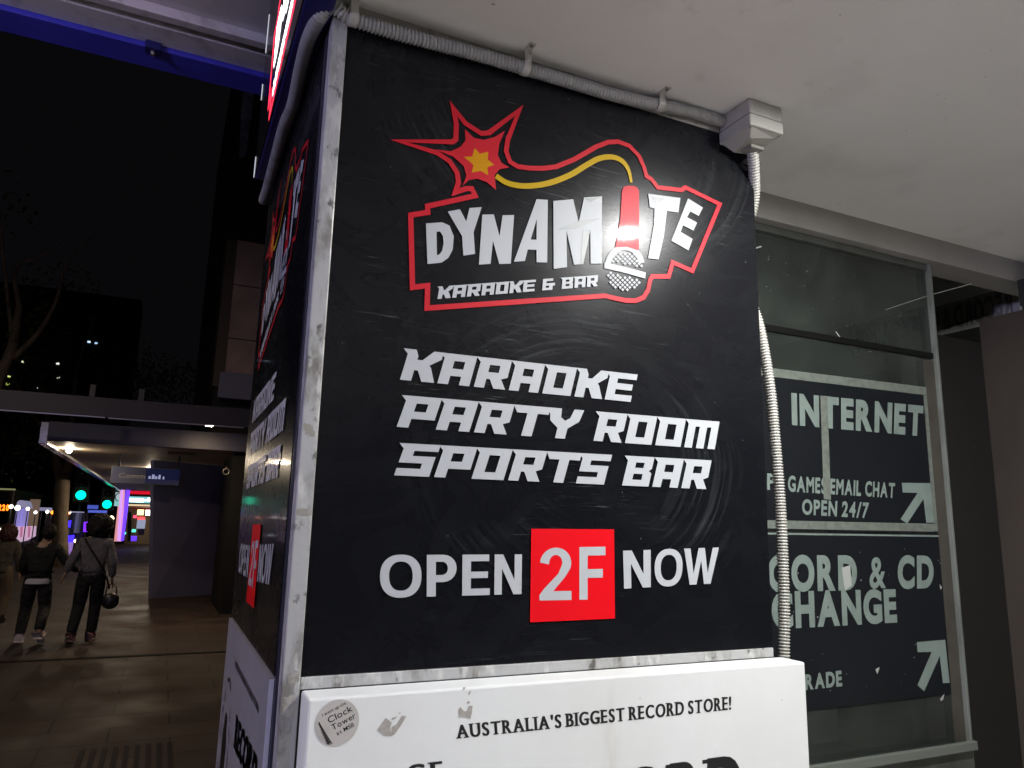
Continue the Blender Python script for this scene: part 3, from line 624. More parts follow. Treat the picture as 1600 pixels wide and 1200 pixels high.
def line(s_, q_, o_, gp_, sp_, par): g = MB(); text(g, s_, q_, PY-.0008, o_, gp_, sp_); g.build('sheet_lettering', PALE, par)
line('INTERNET', w2((233, 198), (962, 270), (956, 418), (237, 355)), .055, .13, .4, ip)
line('GAMES EMAIL CHAT', w2((215, 648), (806, 690), (803, 767), (215, 730)), .036, .15, .42, ip); line('OPEN 24/7', w2((293, 778), (663, 798), (656, 878), (293, 857)), .036, .15, .42, ip)
line('P', w2((100, 636), (146, 640), (146, 724), (100, 720)), .036, .1, .4, ip)
g = MB()
g.poly(w2((843, 686), (1000, 688), (1020, 905), (978, 907), (962, 775), (872, 912), (836, 886), (930, 742), (848, 740)), (), PY-.0009); g.build('arrow', PALE, ip); g = MB()
g.poly(w2((20, 960), (1071, 976), (1072, 985), (20, 970)), (), PY-.0009)
g.build('rule_line', PALE, ip)
rp = thing('exchange_window_sheet', 'navy record exchange lettering sheet on the shop window, lower of two', 'window sign', (0, 0, 0))
g = MB(); g.poly([(1.272, pw(1203, 836)[1]), pw(1473.5, 839), pw(1497, 1083), (1.272, pw(1270, 1110)[1])], (), PY, .003); g.build('sheet', NAVY, rp)
line('CORD & CD', w3((92, 128), (936, 130), (936, 278), (98, 298)), .05, .15, .55, rp); line('CHANGE', w3((112, 314), (744, 300), (751, 452), (118, 486)), .05, .12, .4, rp)
line('TRADE', w3((235, 735), (469, 708), (473, 781), (235, 806)), .045, .14, .4, rp)
g = MB()
g.poly(w3((850, 562), (994, 550), (1017, 768), (983, 770), (967, 632), (888, 812), (854, 780), (926, 612), (855, 613)), (), PY-.0008)
g.build('arrow', PALE, rp)
g = MB(); g.poly(w3((470, 185), (512, 172), (520, 275), (487, 300), (480, 270)), (), PY-.0014); g.poly(w3((1012, 260), (1030, 228), (1036, 260)), (), PY-.0013); g.poly(w3((965, 268), (978, 285), (970, 297)), (), PY-.0013); g.poly(w3((968, 850), (990, 822), (984, 852), (972, 862)), (), PY-.0013); g.poly(w3((640, 700), (662, 688), (650, 725)), (), PY-.0013)
for i in range(26): flake(g, *pw(random.uniform(1215, 1480), random.uniform(850, 1090)), random.uniform(.002, .006), random.uniform(.002, .006), PY-.0014-i*1e-5, 6)
g.build('paper_scrap', mat('paper_scrap', (.42, .43, .41), .7), rp)
# reflected shop name, built as a solid panel with reversed letters
ts = thing('reflected_name_panel', 'dim grey panel of reversed letters, built in place of a reflected sign', 'sign', (3.3, .46, 0))
def tp(px, py): p = hit(px, py, 0, 3.3); return (p.y-.46, p.z)
a0, b0, a1, b1 = tp(1330, 520), tp(1330, 556), tp(1610, 440), tp(1610, 482)
MB().box(-.004, 0, min(a0[0], b0[0]), max(a1[0], 0), min(b0[1], b1[1]), max(a0[1], a1[1])).build('panel', mat('dim_grey_panel', (.10, .10, .095), .5), ts) if False else None
g = MB(); zt = (a0[1]+a1[1])/2+.01; zb = (b0[1]+b1[1])/2-.01; yl = a0[0]; yr = .02
MB().box(0, .02, yr, yl, zb, zt).build('panel', mat('dim_grey_panel', (.70, .70, .67), .5), ts)
text(g, 'RECORD & CD EXCHANGE', [(yr+.03, zt-.02), (yl-.03, zt-.02), (yl-.03, zb+.02), (yr+.03, zb+.02)], 0, .04, .14)
bm = MB(); bm.add([(-.001, x, z) for x, y, z in g.v], g.f); bm.build('reversed_lettering', mat('dark_letter', (.30, .30, .29), .5), ts)

# ================================================================== FOOTPATH CANOPY above the street side
cp = thing('footpath_canopy', 'white soffit canopy over the footpath with blue edge beam', 'canopy', (0, 0, 0))
MB().box(-6, -.002, -6, 1.36, 3.70, 3.78).build('soffit', mat('canopy_soffit', (.72, .70, .72), .5, mix=[(2, 5, (.46, .45, .46), .4, .7, ONE)]), cp)
g = MB().box(-6, -.002, 1.363, 1.405, 3.66, 3.76).box(-6, -.002, 1.47, 1.60, 3.675, 3.76)
g.build('metal_track', mat('dull_aluminium', (.80, .78, .80), .45, metal=.15, mix=[(12, 5, (.5, .48, .48), .5, .75, ONE)]), cp, bevel=.002)
MB().box(-6, -.002, 1.405, 1.47, 3.72, 3.76).build('track_slot', mat('slot_black', (.01, .01, .012), .6), cp)
MB().box(-6, .6, 1.603, 1.76, 3.655, 4.1).build('edge_beam', mat('blue_beam_paint', (.06, .06, .62), .45, mix=[(8, 6, (.045, .045, .45), .45, .75, ONE)]), cp, bevel=.004)
h = hit(240, 52, 2, 3.67); g = MB().box(h.x-.03, h.x+.03, 1.575, 1.63, 3.640, 3.674); br_ = g.build('bracket', BLUE, cp, bevel=.003)
MB().tube([(h.x, 1.60, 3.645), (h.x, 1.60, 3.622)], [.013, .009], 10).build('bolt', mat('bright_bolt', (.5, .5, .5), .3, metal=.9), br_)

def dome(nm, label, loc_, rad, glow_, cat='lamp'):
    t = thing(nm, label, cat, loc_); MB().tube([(0, 0, -.002), (0, 0, -.02)], [rad*1.1, rad*1.05], 24).build('rim', mat('lamp_rim', (.7, .7, .68), .4), t)
    prof = [(rad, -.0205), (rad*.97, -.05), (rad*.75, -.075), (rad*.2, -.085)]; n_ = 18
    g = MB(); g.add([(rr*math.cos(2*PI*j/n_), rr*math.sin(2*PI*j/n_), zz) for rr, zz in prof for j in range(n_)], [(i*n_+j, (i+1)*n_+j, (i+1)*n_+(j+1) % n_, i*n_+(j+1) % n_) for i in range(len(prof)-1) for j in range(n_)]+[tuple((len(prof)-1)*n_+(n_-1-j) for j in range(n_))], True)
    g.build('diffuser', glow_, t); return t
pt = thing('added_post_lamp', 'added unseen globe lamp on a dark post, filling in violet light', 'street lamp', (-3.2, -1.5, 0))  # added out of view as violet fill for trim, board and canopy
MB().tube([(0, 0, 0), (0, 0, .5), (0, 0, 2.52)], [.08, .05, .04], 12).build('post', mat('lamp_grey', (.2, .2, .21), .5), pt)
n_ = 20; rr = [(.15*math.sin(PI*i/12), 2.7-.15*math.cos(PI*i/12)) for i in range(13)]; rr[0] = (.02, 2.55); rr[-1] = (.004, 2.85)
g = MB(); g.add([(r_*math.cos(2*PI*j/n_), r_*math.sin(2*PI*j/n_), zz) for r_, zz in rr for j in range(n_)], [(i*n_+j, i*n_+(j+1) % n_, (i+1)*n_+(j+1) % n_, (i+1)*n_+j) for i in range(12) for j in range(n_)], True)
g.build('globe', glow('added_post_light', (.64, .61, 1.0), POST_FILL), pt)

# ================================================================== NEXT BUILDING along the footpath
def at(px, py, y): return hit(px, py, 1, y)
nb = thing('neighbour_building', 'dark building corner with brown panelled upper wall beyond the narrow sign', 'building', (0, 0, 0))
MB().box(.90, 6, 13.6, 16, 0, 2.98).build('black_column', mat('near_black', (.006, .006, .008), .7, spec=.2), nb)
BRW = mat('brown_panels', (.55, .39, .36), .6, mix=[(1.2, 5, (.30, .22, .20), .35, .7, ONE)])
g = MB()
for z0, z1 in ((4.32, 5.28), (5.30, 6.40), (6.42, 7.36)): g.box(.62, 6, 13.9, 14.0, z0, z1)
g.build('upper_wall', BRW, nb)
MB().box(.42, .615, 13.95, 15, 4.3, 7.36).build('wall_return', mat('brown_dark', (.10, .075, .06), .6), nb)
MB().box(.45, 6, 14.02, 30, 3.4, 16).build('tower_wall', mat('dark_render', (.012, .012, .014), .7), nb)
a, b = at(344, 580, 13.7), at(398, 626, 13.7)
MB().box(a.x, a.x+1.6, 13.7, 13.88, b.z, a.z).build('grey_panel', mat('blue_grey_panel', (.24, .24, .36), .5), nb, bevel=.02)
g = MB(); a, b, c_, d_ = at(380, 130, 13), at(398, 130, 13), at(382, 245, 13), at(372, 250, 13)
pts = [at(380, 128, 13), at(399, 132, 13), at(393, 180, 13), at(384, 244, 13), at(374, 246, 13), at(376, 190, 13)]
c0 = pts[0]; g.poly([(q.x-c0.x, q.z-c0.z) for q in pts], (), 0, .05)
tag(g.build('wall_banner', mat('pale_blue_cloth', (.30, .36, .62), .7, mix=[(3, 6, (.10, .13, .26), .4, .65, ONE)]), loc=(c0.x, 13, c0.z)), 'tall pale blue banner hanging on the dark wall beside the lit box sign', 'banner')
# second canopy: awning beam, fascia, soffit
ac = thing('lower_canopy', 'low canopy with dark blue fascia and tan soffit over the far footpath', 'canopy', (0, 0, 0))
MB().box(-2.16, 1.3, 13.35, 13.5, 2.99, 3.33).build('fascia', mat('navy_fascia', (.032, .033, .085), .45, mix=[(1.5, 4, (.023, .023, .06), .4, .7, ONE)]), ac, bevel=.01)
g = MB()
for px in (190, 280): x = at(px, 680, 13.34).x; g.box(x-.006, x+.006, 13.345, 13.352, 3.0, 3.32)
g.build('fascia_joint', INK, ac)
MB().add([(-2.16, 13.5, 3.0), (1.3, 13.5, 3.0), (1.3, 40, 3.0), (-2.16, 40, 3.0)], [(0, 3, 2, 1)]).build('soffit', mat('tan_soffit', (.62, .50, .36), .6, mix=[(1.5, 5, (.5, .4, .29), .4, .7, ONE)]), ac)
MB().box(-2.30, -2.165, 13.5, 40, 2.94, 3.33).build('street_fascia', mat('polished_metal', (.45, .43, .42), .22, metal=.9), ac, bevel=.01)
MB().box(-2.16, 1.3, 13.5, 40, 3.05, 3.30).build('roof_deck', INK, ac)
x = at(284, 706, 14.3).x; MB().box(x-.25, x+.25, 14.3, 14.7, 2.975, 2.995).build('vent', mat('vent_brown', (.2, .16, .12), .6), ac)
SG = glow('soffit_lamp_light', (1.0, .82, .60), SOFFIT_LAMP)  # the two deeper lamps are added out of sight to light soffit and paving
for i, (xx, yy, lab) in enumerate(((-1.98, 15.0, 'warm lamp at the street edge of the tan soffit'), (-.62, 20.5, 'added warm lamp under the tan soffit hidden behind the hanging sign'), (-.8, 28., 'added warm lamp deep under the tan soffit above the far paving'))):
    dome('soffit_downlight', lab, (xx, yy, 3.0), .05 if i == 0 else .10, SG)
bl = thing('added_beam_lamp', 'small added lamp in the underside of the long dark beam, warming the paving', 'lamp', (.35, 12.05, 3.3))  # added lamp that warms the paving below the beam
MB().tube([(0, 0, -.001), (0, 0, -.006)], [.075, .07], 20).build('rim', mat('lamp_rim', (.7, .7, .68), .4), bl)
MB().tube([(0, 0, -.0062), (0, 0, -.010)], [.06, .055], 20).build('diffuser', glow('added_beam_light', (1.0, .74, .46), 480.0), bl)
ab = thing('awning_beam', 'long dark beam crossing above the footpath in front of the low canopy', 'beam', (0, 0, 0))
MB().box(-12, 1.25, 11.95, 12.15, 3.3, 3.62).build('beam', mat('dark_plum_paint', (.050, .044, .072), .5), ab, bevel=.01)
g = MB().box(-12, -1.22, 11.925, 11.95, 3.285, 3.302).box(-1.17, .9, 11.925, 11.95, 3.28, 3.297)
g.build('drip_edge', mat('lit_lavender_edge', (.5, .5, .62), .3, metal=.4), ab)  # purple light along the beam's lower edge is put into this colour
for px in (145, 222):
    p_ = at(px, 612, 12.05); MB().box(p_.x-.04, p_.x+.04, 12.0, 12.1, 3.62, 3.82).build('stub_post', mat('post_grey', (.07, .07, .085), .5), ab)
# hanging bank sign: only its first letters can be read
a, b = at(175, 728, 15.5), at(258, 758, 15.5)
hs = thing('hanging_sign', 'dim blue hanging sign with pale lettering under the tan soffit', 'sign', (a.x, 15.5, b.z))
W_, H_ = b.x-a.x, a.z-b.z
MB().box(0, W_*1.25, 0, .12, 0, H_).build('board', mat('slate_board', (.10, .11, .17), .35), hs, bevel=.01)
MB().box(W_*.62, W_*1.25, -.006, -.001, .02, H_-.02).build('blue_panel', glow('dim_blue_panel', (.03, .05, .22), .06), hs)
g = MB(); text(g, 'Comm', [(W_*.14, H_*.62), (W_*.62, H_*.62), (W_*.62, H_*.34), (W_*.14, H_*.34)], -.004, .02, .12); g.build('board_lettering', glow('pale_sign_letter', (.5, .42, .36), .10), hs)
g = MB()
for i, (u0, u1) in enumerate(((.68, .72), (.74, .79), (.80, .84), (.86, .90), (.94, .97))): g.box(W_*u0, W_*u1, -.0085, -.0065, H_*.34, H_*(.5+.1*(i % 2)))
g.build('panel_lettering', glow('blue_sign_letter', (.55, .6, 1.0), .3), hs)
for xx in (.1, W_*1.2): MB().box(xx, xx+.04, .04, .08, H_, 3.0-b.z).build('hanger', INK, hs)
# navy hoarding on the footpath
a, b, c_, d_ = hit(237, 936, 2, 0), hit(338, 928, 2, 0), at(243, 722, 16.6), at(330, 725, 17.6)
hd = thing('navy_hoarding', 'plain dark navy upright panel standing on the footpath under the low canopy', 'hoarding', (0, 0, 0))
dv = Vector((b.x-a.x, b.y-a.y, 0)).normalized()
g = MB(); zt = 2.97; e = Vector((dv.y*-.12, dv.x*.12, 0))
B0 = [a, b, b+e, a+e]; g.add([(p.x, p.y, 0) for p in B0]+[(p.x-(.26 if i in (0, 3) else .0), p.y, zt) for i, p in enumerate(B0)], [(3, 2, 1, 0), (4, 5, 6, 7), (0, 1, 5, 4), (1, 2, 6, 5), (2, 3, 7, 6), (3, 0, 4, 7)])
g.build('panel', mat('navy_panel', (.12, .118, .22), .55, mix=[(.8, 4, (.10, .098, .19), .4, .7, ONE)]), hd)
p_ = at(353, 737, 13.55)
g = MB(); n_ = 16; g.tube([(.055*math.cos(2*PI*i/n_), 0, .055*math.sin(2*PI*i/n_)) for i in range(n_+1)], .012, 8, False); g.tube([(0, 0, .05), (0, .05, .10)], .012, 8)
tag(g.build('wall_ring', mat('ring_steel', (.3, .28, .24), .4, metal=.7), loc=(p_.x, 13.53, p_.z)), 'small steel ring fixed high on the black column', 'ring')

# ================================================================== FAR STREET: lit shop, signals, bus, kiosks; plain parts given a glow to show as lit
FY = 49.
def fx(px, py, y=FY): p = hit(px, py, 1, y); return p.x, p.z
fsb = thing('far_corner_shop', 'distant corner shop with red fascia and lit teal sign at the footpath end', 'shop', (0, 0, 0))
x0, zt = fx(200, 765); x1, zb = fx(262, 848)
MB().box(x0, x1+4, FY+3, FY+3.2, 0, zt+1).build('back_wall', mat('shop_wall_brown', (.22, .15, .09), .7, mix=[(1, 5, (.10, .07, .05), .4, .7, ONE)]), fsb)
def slab(px0, py0, px1, py1, y, d, m, nm, par, bev=0.):
    a_ = hit(px0, py0, 1, y); b_ = hit(px1, py1, 1, y)
    g = MB(); g.box(min(a_.x, b_.x), max(a_.x, b_.x), y, y+d, max(0, min(a_.z, b_.z)), max(a_.z, b_.z)); return g.build(nm, m, par, bevel=bev)
slab(199, 766.5, 262, 773.5, FY, .3, glow('red_fascia_light', (.55, .006, .02), .75), 'red_fascia', fsb)
slab(199.5, 775.5, 262, 787, FY-.1, .3, glow('teal_sign_light', (.16, .42, .44), .9), 'lit_sign', fsb)
slab(203, 778.5, 224, 784.5, FY-.14, .03, glow('sign_white_light', (.9, 1, 1), 3.0), 'sign_lettering', fsb); slab(231, 778, 249, 784, FY-.14, .03, glow('sign_white_light', (.9, 1, 1), 3.0), 'sign_lettering', fsb); slab(226.3, 780.5, 228.4, 783, FY-.14, .03, glow('sign_white_light', (.9, 1, 1), 3.0), 'sign_dot', fsb)
slab(200, 787.5, 262, 792, FY-.1, .4, glow('cream_band_light', (.8, .62, .38), .6), 'cream_band', fsb)
slab(207, 793, 262, 797, FY+.6, .3, mat('red_valance', (.5, .05, .05), .6), 'valance', fsb)
slab(228, 797, 262, 806, FY+.8, .2, glow('menu_board_light', (1, .98, .92), 5.0), 'menu_board', fsb)
slab(215, 796, 224, 805, FY+1.6, .2, glow('yellow_board_light', (.8, .66, .28), 1.6), 'notice_board', fsb)
slab(241, 806, 250, 815, FY+1.8, .2, glow('warm_board_light', (.9, .7, .3), 1.4), 'warm_board', fsb)
slab(199, 792, 262, 793, FY-.1, 3.1, mat('shop_ceiling', (.5, .4, .3), .7), 'awning_soffit', fsb)
am = thing('cash_machine', 'pale cash machine with red lit header by the distant shop', 'cash machine', (0, 0, 0))
slab(215, 807.5, 226, 812, FY-1, .5, glow('red_header_light', (1, .05, .05), 1.8), 'header', am); slab(214.5, 812, 226, 826, FY-1, .5, mat('machine_grey', (.5, .52, .6), .4, emit=.25, ecol=(.4, .45, .6)), 'screen_panel', am); slab(216, 826, 225, 836, FY-1, .5, mat('machine_dark', (.08, .08, .09), .5), 'base', am)
tag(slab(208.5, 805, 213, 809.5, FY-.5, .3, glow('red_spot_light', (1, .06, .12), 1.6), 'red_lamp', None), 'small red lamp glowing left of the cash machine', 'lamp')
tb = thing('display_table', 'pale wooden table in front of the distant shop', 'table', (0, 0, 0))
slab(234, 827, 248, 829.5, FY-.6, .7, mat('pale_wood', (.55, .42, .25), .6), 'table_top', tb); slab(235, 829.5, 236.5, 841, FY-.5, .06, mat('pale_wood', (.55, .42, .25), .6), 'leg', tb); slab(245.5, 829.5, 247, 841, FY-.5, .06, mat('pale_wood', (.55, .42, .25), .6), 'leg', tb)
# purple lit column
pc = thing('lit_column', 'tall column washed pink and violet at the distant street corner', 'column', (0, 0, 0))
def strip(pts, y, d, m, nm, par):
    lp = [hit(px, py, 1, y) for px, py in pts]; g = MB(); g.poly([(p.x, p.z) for p in lp], (), y, d); return g.build(nm, m, par)
strip([(187, 764), (195, 765), (189.5, 846), (178, 846)], 44, .5, mat('pink_column', (.5, .3, .3), .6, emit=.32, ecol=(.75, .32, .30)), 'shaft', pc)  # the pink wash of light is the shaft's own glow
strip([(189, 764), (191.5, 764), (186.5, 845), (183.5, 845)], 43.9, .08, glow('lilac_strip_light', (.55, .3, 1), .8), 'lilac_strip', pc)
strip([(197, 764), (203, 766), (193, 845), (188.5, 845)], 43.8, .3, glow('violet_strip_light', (.10, .03, .85), 1.5), 'violet_strip', pc)
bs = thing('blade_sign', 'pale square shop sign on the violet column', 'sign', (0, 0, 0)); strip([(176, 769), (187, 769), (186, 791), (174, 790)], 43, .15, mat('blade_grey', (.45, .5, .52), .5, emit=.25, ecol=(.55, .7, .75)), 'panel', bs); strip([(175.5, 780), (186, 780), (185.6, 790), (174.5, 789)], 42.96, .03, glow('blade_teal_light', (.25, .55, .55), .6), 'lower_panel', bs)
g = MB(); ctr = hit(183, 775, 1, 42.9)
g.band([(ctr.x+.12+.2*math.cos(PI*(.5+.9*i/8)), ctr.z-.05+.22*math.sin(PI*(.5+.9*i/8))) for i in range(9)], .05, 42.93, closed=False); g.build('curved_mark', mat('blade_mark', (.2, .2, .25), .5), bs)
tag(strip([(200, 800), (206, 800), (204, 846), (199, 846)], 42, .3, mat('dark_post', (.012, .012, .02), .6), 'bollard_post', None), 'dark upright post beside the violet lit column', 'post')
for i, (px, py, r_, cc, lab) in enumerate(((209, 829, 3, (.1, .8, .6), 'small green lit box at the shop step'), (208, 841, 5, (.12, .04, .9), 'low violet lit planter before the distant shop'), (194, 833, 2.5, (.1, .7, .55), 'small green lamp near the foot of the violet column'))):
    tag(slab(px-r_, py-r_*.7, px+r_, py+r_*.9, FY-3, .3, glow('marker_light_%s' % 'abc'[i], cc, .9), 'marker_lamp', None, .03), lab, 'lamp')
# traffic signals
SIGG = glow('signal_green_light', (.0, .80, .42), 2.2)
def signal(px, py, y, rpx, label, pole=True, arm=None):
    p_ = hit(px, py, 1, y); R_ = rpx*y/FPX*1.02
    t = thing('traffic_light', label, 'traffic light', (p_.x, y, p_.z), 0, 'green traffic lights along the road')
    MB().box(-R_*1.5, R_*1.5, .06, .3, -R_*1.6, R_*7.0).build('housing', mat('signal_black', (.01, .012, .012), .5), t, bevel=.02)
    for k_, mm in ((0, SIGG), (1, INK), (2, INK)):
        g = MB(); g.tube([(0, .06, k_*R_*2.6), (0, -.01, k_*R_*2.6)], [R_, R_*.9], 16); g.build('lens', mm, t)
    g = MB(); g.tube([(0, .18, -R_*1.6), (0, .18, -p_.z)], .06, 10); g.build('pole', mat('signal_pole', (.05, .05, .05), .5), t)
signal(126, 773.5, 36, 6.2, 'green traffic light, largest of those left of the low canopy')
signal(167, 788, 38, 5.6, 'green traffic light just left of the pale square shop sign')
signal(171.5, 757, 60, 3.6, 'small green signal added for a reflection at the low canopy tip')  # signal built where the canopy edge mirrors a green light
signal(131, 737.5, 50, 4.0, 'green signal added for a reflection, highest beside the low canopy')  # another signal in place of a green reflection on the fascia
# street name board
sn = thing('street_name_board', 'two stacked blue street boards above the walking woman', 'street sign', (0, 0, 0))
slab(137, 789, 153, 795.5, 33, .05, mat('street_blue', (.05, .09, .40), .4, emit=.30, ecol=(.06, .10, .55)), 'upper_board', sn); slab(138, 797, 167, 801.5, 33, .05, mat('street_blue_b', (.05, .09, .40), .4, emit=.35, ecol=(.08, .12, .6)), 'lower_board', sn)  # boards glow faintly to show as lit
a = hit(137, 800, 1, 33.1); MB().tube([(a.x, 33.1, 0), (a.x, 33.1, a.z+.5)], .04, 8).build('pole', mat('signal_pole', (.05, .05, .05), .5), sn)
# bus
bus = thing('city_bus', 'dark city bus with orange route number at the left', 'bus', (0, 0, 0)); BY = 46.
a = hit(20, 782, 1, BY); XB = a.x; bw = 2.5
MB().box(XB-bw, XB, BY, BY+11, .35, 3.05).build('body', mat('bus_body', (.10, .095, .05), .35), bus, bevel=.12)
MB().box(XB-bw+.15, XB-.12, BY-.03, BY-.005, 1.15, 2.35).build('windscreen', mat('bus_glass', (.01, .012, .012), .05), bus)
MB().box(XB-bw+.2, XB-.2, BY-.05, BY-.02, 2.42, 2.86).build('display_panel', INK, bus)
g = MB(); l0, l1 = hit(-2, 788.5, 1, BY-.06), hit(13.5, 797.5, 1, BY-.06); text(g, '220', [(l0.x, l0.z), (l1.x, l0.z), (l1.x, l1.z), (l0.x, l1.z)], BY-.06, .05, .2); g.build('route_number', glow('orange_display_light', (1, .16, .01), 2.6), bus)
MB().box(XB-bw, XB+.02, BY-.04, BY+.2, 2.95, 3.03).build('roof_trim', mat('bus_trim', (.4, .4, .2), .4, emit=.12, ecol=(.6, .6, .3)), bus)  # warm glow line above the bus, put into a glowing trim
for sx in (-bw+.3, -.45):
    MB().box(XB+sx, XB+sx+.25, BY-.04, BY-.01, .75, .95).build('headlight', glow('bus_head_light', (1, .9, .7), 1.2), bus)
for sx, yy in ((-bw+.02, BY+2), (-.32, BY+2), (-bw+.02, BY+8.5), (-.32, BY+8.5)):
    g = MB(); g.tube([(XB+sx, yy, .35), (XB+sx+.3, yy, .35)], .48, 18); g.build('wheel', mat('tyre', (.02, .02, .02), .7), bus)
# white kiosk, awning, posts
kk = thing('street_kiosk', 'white street kiosk with violet lit posts and pink striped counter', 'kiosk', (0, 0, 0)); KY = 34.
LIL = mat('lilac_white', (.55, .55, .65), .5, emit=.14, ecol=(.5, .48, .8))  # street light on roofs and canvas is a faint glow here
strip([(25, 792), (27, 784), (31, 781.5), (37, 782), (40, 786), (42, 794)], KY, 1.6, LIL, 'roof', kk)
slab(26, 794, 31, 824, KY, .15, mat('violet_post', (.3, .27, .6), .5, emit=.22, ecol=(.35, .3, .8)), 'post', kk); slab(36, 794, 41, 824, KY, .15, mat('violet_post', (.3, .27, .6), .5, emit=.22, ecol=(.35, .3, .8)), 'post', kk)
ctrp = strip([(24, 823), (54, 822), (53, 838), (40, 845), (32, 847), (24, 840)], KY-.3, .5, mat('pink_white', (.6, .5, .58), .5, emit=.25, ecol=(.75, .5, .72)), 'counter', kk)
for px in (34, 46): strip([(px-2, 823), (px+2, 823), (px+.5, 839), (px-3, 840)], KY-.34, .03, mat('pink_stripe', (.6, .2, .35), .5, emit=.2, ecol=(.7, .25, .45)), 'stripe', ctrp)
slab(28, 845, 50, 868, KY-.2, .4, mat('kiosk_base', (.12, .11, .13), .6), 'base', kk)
tag(slab(47.5, 780, 55, 832, 36, .3, mat('tan_post', (.35, .25, .17), .6, emit=.06, ecol=(.6, .4, .25)), 'timber_post', None), 'tan timber post right of the white kiosk', 'post')  # post carries a faint glow for the light on it
aw = thing('street_awning', 'pale awning on thin posts left of the tree trunk', 'awning', (0, 0, 0)); slab(56, 792.5, 74, 798, 37, 1.5, LIL, 'canvas', aw); slab(57, 798, 58, 850, 37.1, .08, INK, 'post', aw); slab(72, 798, 73, 850, 37.1, .08, INK, 'post', aw)
lamps = [(17.5, 791.5, 3, (1, .9, .8), 'white street lamp between bus number and kiosk'), (27.5, 793.5, 4, (.9, 1, .85), 'pale lamp on the left side of the kiosk roof'), (43.5, 795, 2.6, (1, .95, .85), 'bright lamp on the right side of the kiosk roof'), (55.5, 800.5, 2.4, (.95, .95, 1), 'white lamp beside the tan timber post'), (74, 799.5, 2.5, (1, .95, .95), 'white lamp at the awning end'), (82, 800.5, 2.8, (1, .22, .02), 'orange lamp against the left edge of the tree trunk'), (105, 802, 3.2, (1, .22, .02), 'orange lamp against the right edge of the tree trunk'), (110, 801, 2.2, (1, .85, .65), 'white lamp next to the orange lamp'), (174, 810, 4.2, (1, .78, .5), 'warm lamp beside the dark hair of the walking woman'), (76, 831, 2.2, (.8, .85, 1), 'bluish lamp above the dark jacket shoulder'), (107, 831.5, 2, (.85, .9, .6), 'small pale lamp between the two blue lit panels'), (118, 845, 2.6, (1, .72, .35), 'low warm lamp beside the blue lit panel')]
for i, (px, py, r_, cc, lab) in enumerate(lamps):
    p_ = hit(px, py, 1, 32.); g = MB(); R_ = r_*32/FPX*.9; n_ = 12
    g.tube([(0, 0, -R_), (0, 0, -R_*.6), (0, 0, 0), (0, 0, R_*.6), (0, 0, R_)], [R_*.3, R_*.8, R_, R_*.75, R_*.2], n_)
    o = thing('globe_lamp', lab, 'lamp', (p_.x, 32., p_.z), 0, 'small lamps glowing along the far street')
    g.build('globe', glow('globe_light_%s' % 'abcdefghijkl'[i], cc, 2.4), o); MB().tube([(0, 0, -R_), (0, 0, -p_.z)], .02, 6).build('post', INK, o)
# blue lit planters
for pts, lab in (([(105.5, 814), (111, 813), (109.5, 824), (104.5, 824)], 'short deep blue lit panel beside the tree trunk'), ([(104, 837), (116, 836), (114.5, 847), (105, 847)], 'deep blue lit panel above the lilac panel by the tree')):
    tag(strip(pts, 30, .12, glow('deep_blue_light', (.03, .015, 1), 1.8), 'lit_panel', None), lab, 'lit panel')
tag(strip([(105, 847.5), (114.5, 847.5), (108, 880), (99, 880)], 29.8, .15, glow('lilac_panel_light', (.30, .18, .55), .55), 'lit_panel', None), 'tall lilac lit panel standing beside the tree trunk', 'lit panel')
tag(strip([(131, 816), (137, 815), (137, 831), (130, 831)], 30, .12, glow('violet_panel_light', (.16, .02, .9), 1.2), 'lit_panel', None), 'small violet lit panel beside the walking woman hair', 'lit panel')
sh = thing('bus_shelter', 'grey glazed bus shelter between tree trunk and walking woman', 'bus shelter', (0, 0, 0)); slab(108, 799, 127, 801, 31, 1.2, LIL, 'roof', sh); slab(111, 801, 124, 833, 31.2, .06, mat('shelter_glass', (.10, .10, .15), .2, emit=.05, ecol=(.35, .35, .6)), 'glass_wall', sh); slab(124, 801, 125.5, 862, 31.2, .1, INK, 'post', sh); slab(110, 801, 111, 862, 31.2, .1, INK, 'post', sh)
# far dark street wall of buildings
fb_ = MB().box(-90, -4, 75, 80, 0, 22).build('far_building', mat('night_facade', (.01, .01, .012), .8))
tag(fb_, 'black building block with tiny lit windows and added light specks beyond the trees', 'building')
for px, py, r_, cc in ((139, 534, 2.2, (.6, .8, 1)), (150, 536, 2, (.4, .6, .9)), (36, 565, 2, (.8, .8, .5)), (90, 568, 2.2, (.85, .9, .8)), (91, 590, 1.8, (.8, .9, .7)), (14, 588, 2, (.6, .7, .2)), (60, 606, 1.6, (.8, .9, .9)), (12, 600, 2.5, (.35, .4, .08))):
    a = hit(px-r_, py-r_*.7, 1, 74.9); b = hit(px+r_, py+r_*.7, 1, 74.9); MB().box(a.x, b.x, 74.9, 74.98, b.z, a.z).build('window', glow('far_speck_light_%d' % px, cc, .8), fb_)  # most of these stand for lamps and leaf highlights among the trees

